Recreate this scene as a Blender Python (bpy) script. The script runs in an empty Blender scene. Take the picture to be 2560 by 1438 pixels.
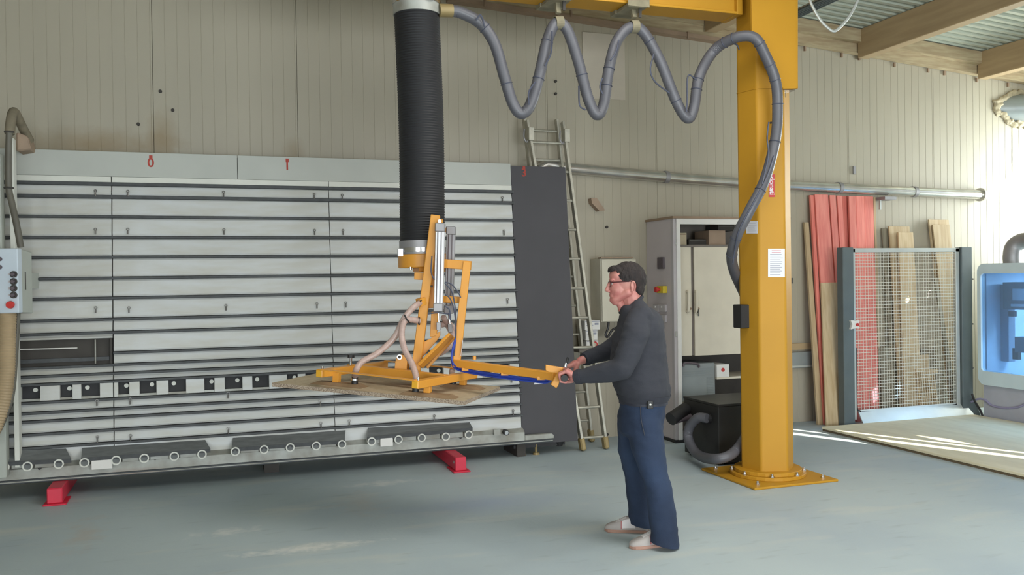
import bpy, bmesh, math, random
from mathutils import Vector, Matrix, Quaternion
random.seed(7)
V = Vector
sc = bpy.context.scene
# ------------------------------------------------------------------ camera
F_PX, THETA, ROLL, PITCH, CAM_H = 2200.0, math.radians(18.83), 0.0145, -math.atan(21/2200), 1.63
_f0 = V((math.sin(THETA), math.cos(THETA), 0)); _r0 = V((math.cos(THETA), -math.sin(THETA), 0)); ZUP = V((0, 0, 1))
FWD = _f0*math.cos(PITCH)+ZUP*math.sin(PITCH)
_u0 = _r0.cross(FWD)
RGT = _r0*math.cos(ROLL)-_u0*math.sin(ROLL)
UPV = _u0*math.cos(ROLL)+_r0*math.sin(ROLL)
CAM = V((0, 0, CAM_H))
cd = bpy.data.cameras.new('camera'); cam = bpy.data.objects.new('camera', cd); sc.collection.objects.link(cam)
cd.sensor_width = 36.0; cd.lens = F_PX*36.0/2560.0; cd.clip_start = 0.05; cd.clip_end = 200
m = Matrix((RGT, UPV, -FWD)).transposed().to_4x4(); m.translation = CAM
cam.matrix_world = m
sc.camera = cam

def ray(px, py): return FWD+RGT*((px-1280)/F_PX)-UPV*((py-719)/F_PX)
def on_y(px, py, Y): d = ray(px, py); return CAM+d*(Y/d.y)
def on_x(px, py, X): d = ray(px, py); return CAM+d*(X/d.x)
def on_z(px, py, Z=0.0): d = ray(px, py); return CAM+d*((Z-CAM_H)/d.z)
def at(px, py, D): return CAM+ray(px, py)*D
def on_plane(px, py, p0, n): d = ray(px, py); return CAM+d*((p0-CAM).dot(n)/d.dot(n))
def depth_of(p): return (V(p)-CAM).dot(FWD)

# ------------------------------------------------------------------ colour management, world, lights
sc.view_settings.view_transform = 'Standard'; sc.view_settings.look = 'None'
sc.view_settings.gamma = 1.0; sc.view_settings.use_curve_mapping = False
sc.view_settings.exposure = 0.1
w = bpy.data.worlds.new('sky'); sc.world = w; w.use_nodes = True
wn = w.node_tree.nodes['Background']; wn.inputs[0].default_value = (0.72, 0.85, 1.0, 1); wn.inputs[1].default_value = 1.3
SUN_AZ = V((-0.42, 0.907, 0)).normalized(); SUN_TAN = 0.30
sd = (SUN_AZ+V((0, 0, -SUN_TAN))).normalized()
sl = bpy.data.lights.new('sun', 'SUN'); sl.energy = 26; sl.angle = 0.002; sl.color = (1, .95, .82)
so = bpy.data.objects.new('sun', sl); sc.collection.objects.link(so); so.rotation_euler = sd.to_track_quat('-Z', 'Y').to_euler(); so.location = (20, -20, 12)
def area(name, loc, direction, sx, sy, power, col):
    l = bpy.data.lights.new(name, 'AREA'); l.shape = 'RECTANGLE'; l.size = sx; l.size_y = sy; l.energy = power; l.color = col
    o = bpy.data.objects.new(name, l); sc.collection.objects.link(o); o.location = loc
    o.rotation_euler = V(direction).to_track_quat('-Z', 'Y').to_euler(); return o
ROOF_FILL = area('roof_fill', (4.4, 1.8, 4.37), (-.074, -.05, -1), 8.0, 2.0, 225, (1, 0.98, 0.95))  # added lamp under the closed ceiling, in place of rooflights
FRONT_FILL = area('front_fill', (3.0, -6.3, 1.3), (0.05, 1, 0.0), 9.0, 2.4, 820, (0.88, 0.95, 1.0))  # added soft lamp before the closed front wall, which has no door
LEFT_LIGHT = area('left_fill', (-3.3, 0.2, 1.6), (1, .25, 0), 4.0, 2.6, 210, (0.92, 0.97, 1.0))  # added lamp brightening faces turned left; the left wall has no opening
WIN_LIGHT = area('side_window_daylight', (10.72, 7.35, 2.35), (-1, 0.1, -0.05), 1.3, 2.2, 230, (0.92, 1.0, 0.97))

# ------------------------------------------------------------------ materials
def lin(c):
    return tuple((x/12.92 if x <= .04045 else ((x+.055)/1.055)**2.4) for x in [v/255 for v in c])+(1,)
def mat(name, col, rough=.6, metal=0., var=.08, scale=6., bump=0., bscale=60., col2=None, stretch=(1, 1, 1), rnd=0., spec=.5, trans=0., alpha=1., emit=None):
    m = bpy.data.materials.new(name); m.use_nodes = True; nt = m.node_tree; N = nt.nodes; L = nt.links
    b = N['Principled BSDF']; b.inputs['Roughness'].default_value = rough; b.inputs['Metallic'].default_value = metal
    b.inputs['Specular IOR Level'].default_value = spec
    tc = N.new('ShaderNodeTexCoord'); mp = N.new('ShaderNodeMapping'); mp.inputs['Scale'].default_value = stretch
    L.new(tc.outputs['Object'], mp.inputs[0])
    nz = N.new('ShaderNodeTexNoise'); nz.inputs['Scale'].default_value = scale; nz.inputs['Detail'].default_value = 4; L.new(mp.outputs[0], nz.inputs[0])
    c1 = lin(col); c2 = lin(col2) if col2 else tuple(max(0, x*(1-var*2)) for x in c1[:3])+(1,)
    mx = N.new('ShaderNodeMix'); mx.data_type = 'RGBA'
    rp = N.new('ShaderNodeMapRange'); rp.inputs[1].default_value = .35; rp.inputs[2].default_value = .65; L.new(nz.outputs[0], rp.inputs[0])
    L.new(rp.outputs[0], mx.inputs[0]); mx.inputs[6].default_value = c1; mx.inputs[7].default_value = c2
    out = mx.outputs[2]
    if rnd:
        oi = N.new('ShaderNodeObjectInfo'); hs = N.new('ShaderNodeHueSaturation'); mr = N.new('ShaderNodeMapRange')
        mr.inputs[3].default_value = 1-rnd; mr.inputs[4].default_value = 1+rnd; L.new(oi.outputs['Random'], mr.inputs[0]); L.new(mr.outputs[0], hs.inputs['Value']); L.new(out, hs.inputs['Color']); out = hs.outputs[0]
    L.new(out, b.inputs['Base Color'])
    if bump:
        n2 = N.new('ShaderNodeTexNoise'); n2.inputs['Scale'].default_value = bscale; n2.inputs['Detail'].default_value = 3; L.new(mp.outputs[0], n2.inputs[0])
        bp_ = N.new('ShaderNodeBump'); bp_.inputs['Strength'].default_value = bump; bp_.inputs['Distance'].default_value = .01; L.new(n2.outputs[0], bp_.inputs['Height']); L.new(bp_.outputs[0], b.inputs['Normal'])
    if trans: b.inputs['Transmission Weight'].default_value = trans
    if alpha < 1: b.inputs['Alpha'].default_value = alpha
    if emit: b.inputs['Emission Color'].default_value = lin(emit[0]); b.inputs['Emission Strength'].default_value = emit[1]
    m['out'] = 0
    return m
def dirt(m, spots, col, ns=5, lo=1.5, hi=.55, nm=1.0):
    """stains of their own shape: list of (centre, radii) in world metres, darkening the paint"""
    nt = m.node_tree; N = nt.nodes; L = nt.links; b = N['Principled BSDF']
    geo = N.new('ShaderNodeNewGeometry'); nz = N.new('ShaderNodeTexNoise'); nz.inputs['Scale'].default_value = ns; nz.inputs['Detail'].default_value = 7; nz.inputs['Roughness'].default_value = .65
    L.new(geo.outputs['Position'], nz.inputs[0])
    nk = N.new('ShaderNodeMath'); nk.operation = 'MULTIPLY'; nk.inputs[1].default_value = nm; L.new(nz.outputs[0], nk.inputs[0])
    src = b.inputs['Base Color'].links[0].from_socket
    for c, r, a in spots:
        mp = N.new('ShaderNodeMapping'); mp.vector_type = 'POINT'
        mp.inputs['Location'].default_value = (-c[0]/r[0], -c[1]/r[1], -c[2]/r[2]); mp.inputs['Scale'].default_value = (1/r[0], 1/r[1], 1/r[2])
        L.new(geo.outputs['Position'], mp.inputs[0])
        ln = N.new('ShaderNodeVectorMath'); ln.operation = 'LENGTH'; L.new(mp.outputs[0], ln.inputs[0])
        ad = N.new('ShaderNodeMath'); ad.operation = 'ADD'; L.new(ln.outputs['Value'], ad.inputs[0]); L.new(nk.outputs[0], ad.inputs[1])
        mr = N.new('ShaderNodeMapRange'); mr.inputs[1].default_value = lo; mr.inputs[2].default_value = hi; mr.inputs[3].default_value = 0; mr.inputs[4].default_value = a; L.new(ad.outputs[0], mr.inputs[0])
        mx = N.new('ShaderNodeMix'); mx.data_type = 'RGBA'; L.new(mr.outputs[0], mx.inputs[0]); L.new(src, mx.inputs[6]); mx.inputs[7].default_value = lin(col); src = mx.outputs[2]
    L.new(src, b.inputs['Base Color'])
def glass(name, col, rough=.03, mixf=.25):
    m = bpy.data.materials.new(name); m.use_nodes = True; nt = m.node_tree; N = nt.nodes; L = nt.links
    for n in list(N): N.remove(n)
    o = N.new('ShaderNodeOutputMaterial'); t = N.new('ShaderNodeBsdfTransparent'); g = N.new('ShaderNodeBsdfPrincipled'); x = N.new('ShaderNodeMixShader')
    nz = N.new('ShaderNodeTexNoise'); nz.inputs['Scale'].default_value = 3
    rp = N.new('ShaderNodeMapRange'); rp.inputs[3].default_value = mixf*.85; rp.inputs[4].default_value = mixf*1.15; L.new(nz.outputs[0], rp.inputs[0]); L.new(rp.outputs[0], x.inputs[0])
    t.inputs[0].default_value = lin(col); g.inputs['Base Color'].default_value = lin(col); g.inputs['Roughness'].default_value = rough
    L.new(t.outputs[0], x.inputs[1]); L.new(g.outputs[0], x.inputs[2]); L.new(x.outputs[0], o.inputs[0]); return m
MT = {}
MT['wall'] = mat('wall_sheet', (170, 162, 144), .45, var=.03, scale=2)
MT['saw_white'] = mat('saw_white', (200, 202, 202), .5, var=.05, scale=5, col2=(190, 189, 182), stretch=(.5, 1, 3), rnd=.025)
MT['saw_trim'] = mat('saw_trim', (214, 214, 205), .5, var=.03)
MT['patch'] = mat('patch_sheet', (188, 178, 162), .5, var=.03)
MT['fascia'] = mat('fascia_grey', (181, 183, 176), .55, var=.04, scale=2)
MT['rubber'] = mat('rubber_strip', (72, 74, 76), .6, var=.12, scale=20)
MT['pocket'] = mat('pocket_dark', (48, 48, 50), .7, var=.15)
MT['pgrey'] = mat('roller_guard', (116, 119, 119), .7, var=.12, scale=10, stretch=(1, 3, 3))
MT['steel_dusty'] = mat('dusty_steel', (172, 174, 168), .5, .15, var=.12, scale=5, col2=(135, 132, 122))
MT['trolley'] = mat('trolley_dusty', (140, 132, 108), .8, var=.12, scale=14)
MT['blackrail'] = mat('black_rail', (66, 70, 72), .55, var=.1)
MT['bolt'] = mat('bolt_steel', (120, 118, 115), .35, .6, var=.1)
MT['chrome'] = mat('chrome', (215, 215, 218), .18, 1., var=.03)
MT['redpaint'] = mat('red_paint', (214, 46, 72), .45, var=.06)
MT['number'] = mat('number_red', (176, 62, 48), .6, var=.1, scale=30)
MT['numwhite'] = mat('number_white', (225, 225, 228), .6, var=.03)
MT['anthracite'] = mat('anthracite_board', (68, 66, 70), .6, var=.05, scale=3, bump=.06, bscale=300)
MT['yellow'] = mat('crane_yellow', (190, 139, 38), .5, var=.03, scale=2, bump=.03, bscale=40, spec=.3)
MT['lyellow'] = mat('lifter_yellow', (218, 150, 54), .4, var=.03, scale=3)
MT['blackhose'] = mat('black_bellows', (34, 34, 37), .6, var=.1, scale=4)
MT['greyhose'] = mat('grey_hose', (93, 93, 99), .4, var=.06, scale=10)
MT['cable'] = mat('thin_cable', (72, 76, 92), .5, var=.06)
MT['black'] = mat('black_plastic', (36, 35, 36), .5, var=.1)
MT['pumpblack'] = mat('pump_black', (44, 43, 42), .45, var=.12, scale=8)
MT['clearhose'] = mat('clear_hose', (206, 178, 168), .2, var=.08, scale=30, alpha=.72)
MT['blue'] = mat('blue_air_hose', (44, 70, 168), .4, var=.06)
MT['dusty'] = mat('dusty_pipe', (132, 122, 102), .8, var=.15, scale=12)
MT['brass'] = mat('brass', (158, 138, 94), .5, .2, var=.1)
MT['capyellow'] = mat('cap_yellow', (234, 174, 52), .4, var=.03)
MT['alu'] = mat('cylinder_aluminium', (226, 226, 230), .3, .35, var=.03)
MT['aludark'] = mat('cylinder_cap', (158, 156, 158), .45, .5, var=.06)
MT['ladder'] = mat('ladder_aluminium', (190, 186, 172), .45, .6, var=.12, scale=14)
MT['galv'] = mat('galvanised_duct', (214, 212, 206), .24, .8, var=.1, scale=6)
MT['duct'] = mat('grey_duct', (150, 156, 156), .4, .3, var=.05)
MT['foam'] = mat('expanding_foam', (178, 165, 138), .9, var=.15, scale=18, bump=.8, bscale=30)
MT['chip_top'] = mat('chipboard_face', (186, 170, 142), .75, var=.06, scale=30, col2=(172, 155, 128))
MT['chip_edge'] = mat('chipboard_edge', (188, 172, 152), .9, scale=160, col2=(120, 100, 84), bump=.7, bscale=160)
MT['pad'] = mat('suction_pad_brown', (142, 116, 86), .8, var=.1, scale=12)
MT['red_plank'] = mat('red_stained_wood', (226, 136, 122), .65, scale=4, col2=(212, 114, 103), stretch=(8, 8, .5), rnd=.12)
MT['plank'] = mat('raw_wood', (197, 176, 142), .7, scale=4, col2=(180, 156, 120), stretch=(8, 8, .5), rnd=.1)
MT['darkplank'] = mat('grey_wood', (150, 143, 124), .75, scale=4, col2=(128, 120, 102), stretch=(8, 8, .5), rnd=.1)
MT['ply'] = mat('plywood', (226, 217, 188), .7, scale=3, col2=(216, 206, 176), stretch=(4, 1, 4))
MT['plyedge'] = mat('plywood_edge', (120, 104, 80), .8, var=.2, scale=20, stretch=(1, 1, 30))
MT['beam'] = mat('timber_beam', (176, 152, 116), .65, scale=3, col2=(164, 140, 106), stretch=(.6, .6, 6))
MT['beamdust'] = mat('timber_dusty', (176, 160, 128), .75, scale=4, col2=(154, 134, 104), stretch=(1, 4, 8))
MT['deck'] = mat('roof_deck', (180, 186, 172), .4, .1, var=.04)
MT['post'] = mat('guard_post', (92, 102, 104), .5, var=.05)
MT['guardalu'] = mat('guard_frame', (196, 200, 196), .4, .4, var=.04)
MT['wire'] = mat('mesh_wire', (222, 222, 212), .5, .0, var=.03)
MT['machine'] = mat('machine_white', (204, 222, 228), .4, var=.03)
MT['machine_in'] = mat('machine_inside', (190, 206, 218), .5, var=.06)
MT['machine_mid'] = mat('machine_grey', (120, 134, 148), .5, var=.04)
MT['machine_base'] = mat('machine_base', (176, 178, 188), .5, var=.04)
MT['stripe'] = mat('machine_stripe', (150, 146, 176), .5, var=.04)
MT['bluepane'] = glass('blue_pane', (190, 216, 238), .05, .2)
MT['white'] = mat('white_paint', (222, 219, 214), .5, var=.03)
MT['boothside'] = mat('booth_side', (196, 187, 188), .55, var=.03, scale=3)
MT['cream'] = mat('cream_door', (212, 203, 184), .5, var=.03)
MT['brown'] = mat('brown_edge', (150, 126, 104), .6, var=.08)
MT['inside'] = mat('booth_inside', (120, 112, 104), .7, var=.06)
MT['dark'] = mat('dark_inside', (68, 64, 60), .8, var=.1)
MT['card'] = mat('cardboard', (160, 138, 118), .8, var=.06)
MT['cardlight'] = mat('pale_box', (190, 176, 150), .8, var=.06)
MT['crate'] = mat('grey_crate', (140, 146, 146), .5, var=.04)
MT['paper'] = mat('paper', (226, 226, 232), .6, var=.02)
MT['print'] = mat('print_grey', (150, 152, 165), .7, var=.03)
MT['printred'] = mat('print_red', (200, 110, 110), .7, var=.03)
MT['labelred'] = mat('label_red', (186, 44, 40), .5, var=.03)
MT['elbox'] = mat('enclosure', (196, 190, 172), .45, var=.03)
MT['switch'] = mat('switch_grey', (96, 86, 92), .5, var=.06)
MT['plastic'] = mat('socket_plastic', (182, 176, 178), .5, var=.03)
MT['estop_y'] = mat('emergency_yellow', (214, 190, 60), .45, var=.03)
MT['estop_r'] = mat('emergency_red', (196, 52, 48), .4, var=.03)
MT['bluewhite'] = mat('control_front', (196, 206, 216), .45, var=.03)
MT['controlside'] = mat('control_side', (172, 176, 168), .5, var=.03)
MT['suction'] = mat('dust_hose', (170, 148, 116), .4, var=.1, scale=6)
MT['conduit'] = mat('conduit', (96, 92, 82), .5, var=.1)
MT['skin'] = mat('skin', (200, 140, 128), .5, var=.06, scale=14, col2=(184, 112, 106))
MT['hair'] = mat('hair', (46, 37, 35), .8, scale=60, col2=(34, 28, 28), stretch=(1, 1, .2), bump=.5, bscale=200)
MT['sweater'] = mat('sweater', (56, 57, 64), .95, var=.06, scale=8, bump=.25, bscale=300)
MT['rib'] = mat('sweater_rib', (52, 53, 61), .95, var=.08, scale=60)
MT['denim'] = mat('denim', (45, 60, 86), .9, scale=3, col2=(30, 41, 62), bump=.2, bscale=300)
MT['belt'] = mat('belt', (44, 46, 58), .6, var=.06)
MT['shoe'] = mat('shoe_suede', (176, 168, 164), .75, var=.06, scale=12)
MT['shoewhite'] = mat('shoe_white', (222, 216, 216), .6, var=.03)
MT['sole'] = mat('shoe_sole', (172, 134, 118), .7, var=.06)
MT['glasses'] = mat('glasses_frame', (70, 30, 34), .3, var=.05)
MT['lens'] = glass('spectacle_lens', (225, 225, 228), .02, .1)
MT['eye'] = mat('eye', (225, 220, 215), .2, var=.02)
MT['iris'] = mat('iris', (60, 48, 40), .2, var=.02)
MT['lips'] = mat('lips', (176, 104, 104), .5, var=.05)
# concrete floor: grey-green dusty slab with worn blue-grey areas and pale scuffs
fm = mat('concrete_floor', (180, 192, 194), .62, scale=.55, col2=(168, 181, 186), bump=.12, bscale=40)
def floor_marks():
    nt = fm.node_tree; N = nt.nodes; L = nt.links; b = N['Principled BSDF']
    geo = N.new('ShaderNodeNewGeometry'); src = b.inputs['Base Color'].links[0].from_socket
    def layer(scale, stretch, lo, hi, amt, col, rot=0, detail=6):
        nonlocal src
        mp = N.new('ShaderNodeMapping'); mp.inputs['Scale'].default_value = stretch; mp.inputs['Rotation'].default_value = (0, 0, rot); L.new(geo.outputs['Position'], mp.inputs[0])
        nz = N.new('ShaderNodeTexNoise'); nz.inputs['Scale'].default_value = scale; nz.inputs['Detail'].default_value = detail; L.new(mp.outputs[0], nz.inputs[0])
        mr = N.new('ShaderNodeMapRange'); mr.inputs[1].default_value = lo; mr.inputs[2].default_value = hi; mr.inputs[3].default_value = 0; mr.inputs[4].default_value = amt; L.new(nz.outputs[0], mr.inputs[0])
        mx = N.new('ShaderNodeMix'); mx.data_type = 'RGBA'; L.new(mr.outputs[0], mx.inputs[0]); L.new(src, mx.inputs[6]); mx.inputs[7].default_value = lin(col); src = mx.outputs[2]
    layer(.9, (1, 1, 1), .5, .7, .4, (152, 166, 180))
    layer(2.2, (.5, 1.6, 1), .56, .74, .5, (202, 202, 192), .5)
    layer(14, (.25, 1, 1), .6, .8, .35, (128, 132, 132), .2)
    L.new(src, b.inputs['Base Color'])
    for c, r, a, col in []: pass
floor_marks()
def P2(px, py): p = on_z(px, py); return (p.x, p.y, 0)
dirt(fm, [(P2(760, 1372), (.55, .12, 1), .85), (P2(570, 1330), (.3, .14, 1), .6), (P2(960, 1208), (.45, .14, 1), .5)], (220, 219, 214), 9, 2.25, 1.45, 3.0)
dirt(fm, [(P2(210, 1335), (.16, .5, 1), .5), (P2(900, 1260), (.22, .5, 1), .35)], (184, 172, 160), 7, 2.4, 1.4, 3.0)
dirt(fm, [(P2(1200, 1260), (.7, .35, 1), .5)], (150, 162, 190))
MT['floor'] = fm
dirt(MT['wall'], [(on_y(405, 350, 8.2), (.16, 1, .3), .75), (on_y(240, 365, 8.2), (.75, 1, .18), .8), (on_y(735, 385, 8.2), (.12, 1, .18), .5)], (142, 122, 88))
dirt(MT['saw_white'], [(on_y(150, 560, 7.7), (.5, 1, .35), .28), (on_y(200, 690, 7.7), (.5, 1, .3), .28), (on_y(120, 900, 7.7), (.7, 1, .5), .3)], (150, 138, 112))
dirt(MT['steel_dusty'], [(on_y(330, 1180, 7.6), (.25, 1, .05), .5)], (130, 96, 76))

# ------------------------------------------------------------------ mesh helpers
ORG = {}
def frame_of(d, up=ZUP):
    d = V(d).normalized(); s = d.cross(V(up))
    if s.length < 1e-4: s = d.cross(V((1, 0, 0)))
    s.normalize(); return d, s, s.cross(d).normalized()
class MB:
    def __init__(s): s.bm = bmesh.new()
    def hexa(s, p):
        v = [s.bm.verts.new(V(q)) for q in p]
        for f in ((0, 3, 2, 1), (4, 5, 6, 7), (0, 1, 5, 4), (1, 2, 6, 5), (2, 3, 7, 6), (3, 0, 4, 7)): s.bm.faces.new([v[i] for i in f])
        return s
    def box(s, c, size, rot=None):
        c = V(c); hx, hy, hz = size[0]/2, size[1]/2, size[2]/2
        P = [V((x, y, z)) for z in (-hz, hz) for x, y in ((-hx, -hy), (hx, -hy), (hx, hy), (-hx, hy))]
        if rot is not None: P = [rot @ p for p in P]
        return s.hexa([c+p for p in P])
    def mm(s, a, b): a = V(a); b = V(b); return s.box((a+b)/2, [abs(b[i]-a[i]) for i in range(3)])
    def bar(s, p, q, wd, ht, up=ZUP):
        p = V(p); q = V(q); d, sd_, u = frame_of(q-p, up); a = sd_*wd/2; b = u*ht/2
        return s.hexa([p-a-b, p+a-b, p+a+b, p-a+b, q-a-b, q+a-b, q+a+b, q-a+b])
    def cyl(s, p, q, r1, r2=None, n=16):
        return s.tube([p, q], [r1, r1 if r2 is None else r2], n)
    def tube(s, pts, r, n=12, up=ZUP, cap=True):
        pts = [V(p) for p in pts]; rs = r if isinstance(r, (list, tuple)) else [r]*len(pts)
        d0 = (pts[1]-pts[0]).normalized(); ref = d0.cross(V(up))
        if ref.length < 1e-3: ref = d0.cross(V((1, 0, 0)))
        ref.normalize(); rings = []
        for i, p in enumerate(pts):
            d = (pts[min(i+1, len(pts)-1)]-pts[max(i-1, 0)]); d = d.normalized() if d.length > 1e-9 else d0
            ref = ref-d*ref.dot(d)
            if ref.length < 1e-6: ref = d.cross(V((0.3, .5, .8)))
            ref.normalize(); b = d.cross(ref)
            rings.append([s.bm.verts.new(p+(ref*math.cos(2*math.pi*k/n)+b*math.sin(2*math.pi*k/n))*rs[i]) for k in range(n)])
        for i in range(len(rings)-1):
            for k in range(n): s.bm.faces.new((rings[i][k], rings[i][(k+1) % n], rings[i+1][(k+1) % n], rings[i+1][k]))
        if cap: s.bm.faces.new(rings[0][::-1]); s.bm.faces.new(rings[-1])
        return s
    def ring(s, c, axis, R, r, n=20, k=8):
        c = V(c); d, a, b = frame_of(axis); R_ = []
        for i in range(n):
            t = 2*math.pi*i/n; e = a*math.cos(t)+b*math.sin(t)
            R_.append([s.bm.verts.new(c+e*(R+r*math.cos(2*math.pi*j/k))+d*(r*math.sin(2*math.pi*j/k))) for j in range(k)])
        for i in range(n):
            for j in range(k): s.bm.faces.new((R_[i][j], R_[(i+1) % n][j], R_[(i+1) % n][(j+1) % k], R_[i][(j+1) % k]))
        return s
    def pipe_ring(s, c, axis, ro, ri, h, n=20):
        c = V(c); d, a, b = frame_of(axis); L = []
        for (r, z) in ((ro, -h/2), (ro, h/2), (ri, h/2), (ri, -h/2)):
            L.append([s.bm.verts.new(c+d*z+(a*math.cos(2*math.pi*i/n)+b*math.sin(2*math.pi*i/n))*r) for i in range(n)])
        for q in range(4):
            A, B = L[q], L[(q+1) % 4]
            for i in range(n): s.bm.faces.new((A[i], A[(i+1) % n], B[(i+1) % n], B[i]))
        return s
    def ell(s, c, r, rot=None, u=16, v=10):
        M = Matrix.Translation(V(c)) @ ((rot.to_4x4()) if rot is not None else Matrix.Identity(4)) @ Matrix.Diagonal((r[0], r[1], r[2], 1))
        bmesh.ops.create_uvsphere(s.bm, u_segments=u, v_segments=v, radius=1, matrix=M); return s
    def prism(s, poly, off):
        """poly: list of 3D points in a plane, extruded by vector off"""
        off = V(off); a = [s.bm.verts.new(V(p)) for p in poly]; b = [s.bm.verts.new(V(p)+off) for p in poly]
        s.bm.faces.new(a[::-1]); s.bm.faces.new(b); n = len(poly)
        for i in range(n): s.bm.faces.new((a[i], a[(i+1) % n], b[(i+1) % n], b[i]))
        return s
    def loft(s, rings):
        R_ = [[s.bm.verts.new(V(p)) for p in r] for r in rings]; n = len(R_[0])
        for i in range(len(R_)-1):
            for k in range(n): s.bm.faces.new((R_[i][k], R_[i][(k+1) % n], R_[i+1][(k+1) % n], R_[i+1][k]))
        s.bm.faces.new(R_[0][::-1]); s.bm.faces.new(R_[-1]); return s
    def mesh(s, name, mats, org=V((0, 0, 0)), bevel=0, smooth=False, seg=1):
        bm = s.bm
        if bevel:
            bmesh.ops.remove_doubles(bm, verts=bm.verts, dist=1e-6)
            es = [e for e in bm.edges if len(e.link_faces) == 2 and e.calc_face_angle(0) > .5]
            bmesh.ops.bevel(bm, geom=es, offset=bevel, segments=seg, profile=.5, affect='EDGES', clamp_overlap=True)
        bmesh.ops.recalc_face_normals(bm, faces=bm.faces)
        if smooth:
            for f in bm.faces: f.smooth = True
            for e in bm.edges:
                if len(e.link_faces) == 2 and e.calc_face_angle(0) > .7: e.smooth = False
        bmesh.ops.translate(bm, verts=bm.verts, vec=-V(org))
        me = bpy.data.meshes.new(name); bm.to_mesh(me); bm.free()
        for k in (mats if isinstance(mats, (list, tuple)) else [mats]): me.materials.append(MT[k] if isinstance(k, str) else k)
        return me
    def build(s, name, mats, parent=None, bevel=0, smooth=False, loc=None, seg=1, **kw):
        if parent is not None: org = ORG[parent.name]
        elif loc is not None: org = V(loc)
        else:
            co = [v.co for v in s.bm.verts]; lo = V([min(c[i] for c in co) for i in range(3)]); hi = V([max(c[i] for c in co) for i in range(3)])
            org = V(((lo.x+hi.x)/2, (lo.y+hi.y)/2, lo.z))
        me = s.mesh(name, mats, org, bevel, smooth, seg)
        o = bpy.data.objects.new(name, me); sc.collection.objects.link(o)
        if parent is not None: o.parent = parent
        else: o.location = org
        ORG[o.name] = org
        for k, v in kw.items(): o[k] = v
        return o
def place(name, me, pos, parent, rot=None):
    o = bpy.data.objects.new(name, me); sc.collection.objects.link(o); o.parent = parent
    o.location = V(pos)-ORG[parent.name]; ORG[o.name] = V(pos)
    if rot is not None: o.rotation_euler = rot
    return o
def thing(name, loc, label, cat, group=None, **kw):
    o = bpy.data.objects.new(name, None); sc.collection.objects.link(o); o.location = V(loc); ORG[o.name] = V(loc); o.empty_display_size = .1
    tag(o, label, cat, group); return o
def tag(o, label, cat, group=None):
    o['label'] = label; o['category'] = cat
    if group: o['group'] = group
    return o
def struct(o): o['kind'] = 'structure'; return o
def spline(pts, n=8):
    pts = [V(p) for p in pts]; out = []
    P = [pts[0]*2-pts[1]]+pts+[pts[-1]*2-pts[-2]]
    for i in range(1, len(P)-2):
        a, b, c, d = P[i-1:i+3]
        for k in range(n):
            t = k/n; out.append(.5*((2*b)+(c-a)*t+(2*a-5*b+4*c-d)*t*t+(3*b-a-3*c+d)*t**3))
    out.append(pts[-1]); return out
def resample(pts, step):
    out = [pts[0]]; acc = 0.
    for a, b in zip(pts, pts[1:]):
        L = (b-a).length; t = step-acc
        while t <= L: out.append(a+(b-a)*(t/L)); t += step
        acc = L-(t-step)
    if (out[-1]-pts[-1]).length > step*.3: out.append(pts[-1])
    return out
def ribbed(mb, pts, r, pitch, amp, n=14):
    p = resample(pts, pitch/2); mb.tube(p, [r+(amp if i % 2 else -amp) for i in range(len(p))], n); return mb
def text_obj(body, size, c, xd, yd, mname, name, parent, extrude=.0008, align='CENTER'):
    cu = bpy.data.curves.new(name, 'FONT'); cu.body = body; cu.size = size; cu.extrude = extrude; cu.align_x = align; cu.align_y = 'CENTER'; cu.resolution_u = 3; cu.offset = size*.018
    t = bpy.data.objects.new(name+'_tmp', cu); sc.collection.objects.link(t)
    dg = bpy.context.evaluated_depsgraph_get(); me = bpy.data.meshes.new_from_object(t.evaluated_get(dg)); bpy.data.objects.remove(t)
    xd = V(xd).normalized(); yd = V(yd).normalized(); M = Matrix((xd, yd, xd.cross(yd))).transposed().to_4x4(); M.translation = V(c)-ORG[parent.name]
    me.transform(M); me.name = name; me.materials.clear(); me.materials.append(MT[mname])
    o = bpy.data.objects.new(name, me); sc.collection.objects.link(o); o.parent = parent; ORG[o.name] = ORG[parent.name]; return o

# ------------------------------------------------------------------ the hall
WALL_Y = 8.2; X0, X1, Y0 = -3.4, 10.8, -6.5
def ztop(x): return 4.167-.0744*(x-6.178)
struct(MB().mm((X0, Y0, -.1), (X1, WALL_Y+.2, 0)).build('floor', 'floor'))
wb = struct(MB().prism([(X0, WALL_Y+.03, 0), (X1, WALL_Y+.03, 0), (X1, WALL_Y+.03, ztop(X1)+.25), (X0, WALL_Y+.03, ztop(X0)+.25)], (0, .15, 0)).build('wall_back', 'wall'))
def panel_mesh():
    # 1.216 m wide sandwich panel with a shallow groove every 0.1 m
    mb = MB(); W = 1.213; xs = []
    for k in range(13):
        g = k*W/12.16
        if k: xs += [(g-.003, 0), (g-.001, .0022), (g+.001, .0022), (g+.003, 0)]
        else: xs += [(0, .004), (.003, 0)]
    xs += [(W-.0, 0)] if xs[-1][0] < W-.004 else []
    a = [mb.bm.verts.new((x, y, 0)) for x, y in xs]; b = [mb.bm.verts.new((x, y, 1)) for x, y in xs]
    for i in range(len(xs)-1): mb.bm.faces.new((a[i], a[i+1], b[i+1], b[i]))
    e = [mb.bm.verts.new((x, .028, z)) for z in (0, 1) for x in (0, W)]
    mb.bm.faces.new((a[0], b[0], e[2], e[0])); mb.bm.faces.new((a[-1], e[1], e[3], b[-1])); mb.bm.faces.new((e[0], e[2], e[3], e[1]))
    return mb.mesh('wall_panel', 'wall')
pm = panel_mesh()
for k in range(-3, 9):
    x = -.452+1.216*k
    o = place('wall_panel', pm, (x, WALL_Y, 0), wb); o.scale = (1, 1, ztop(x)+.2)
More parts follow.
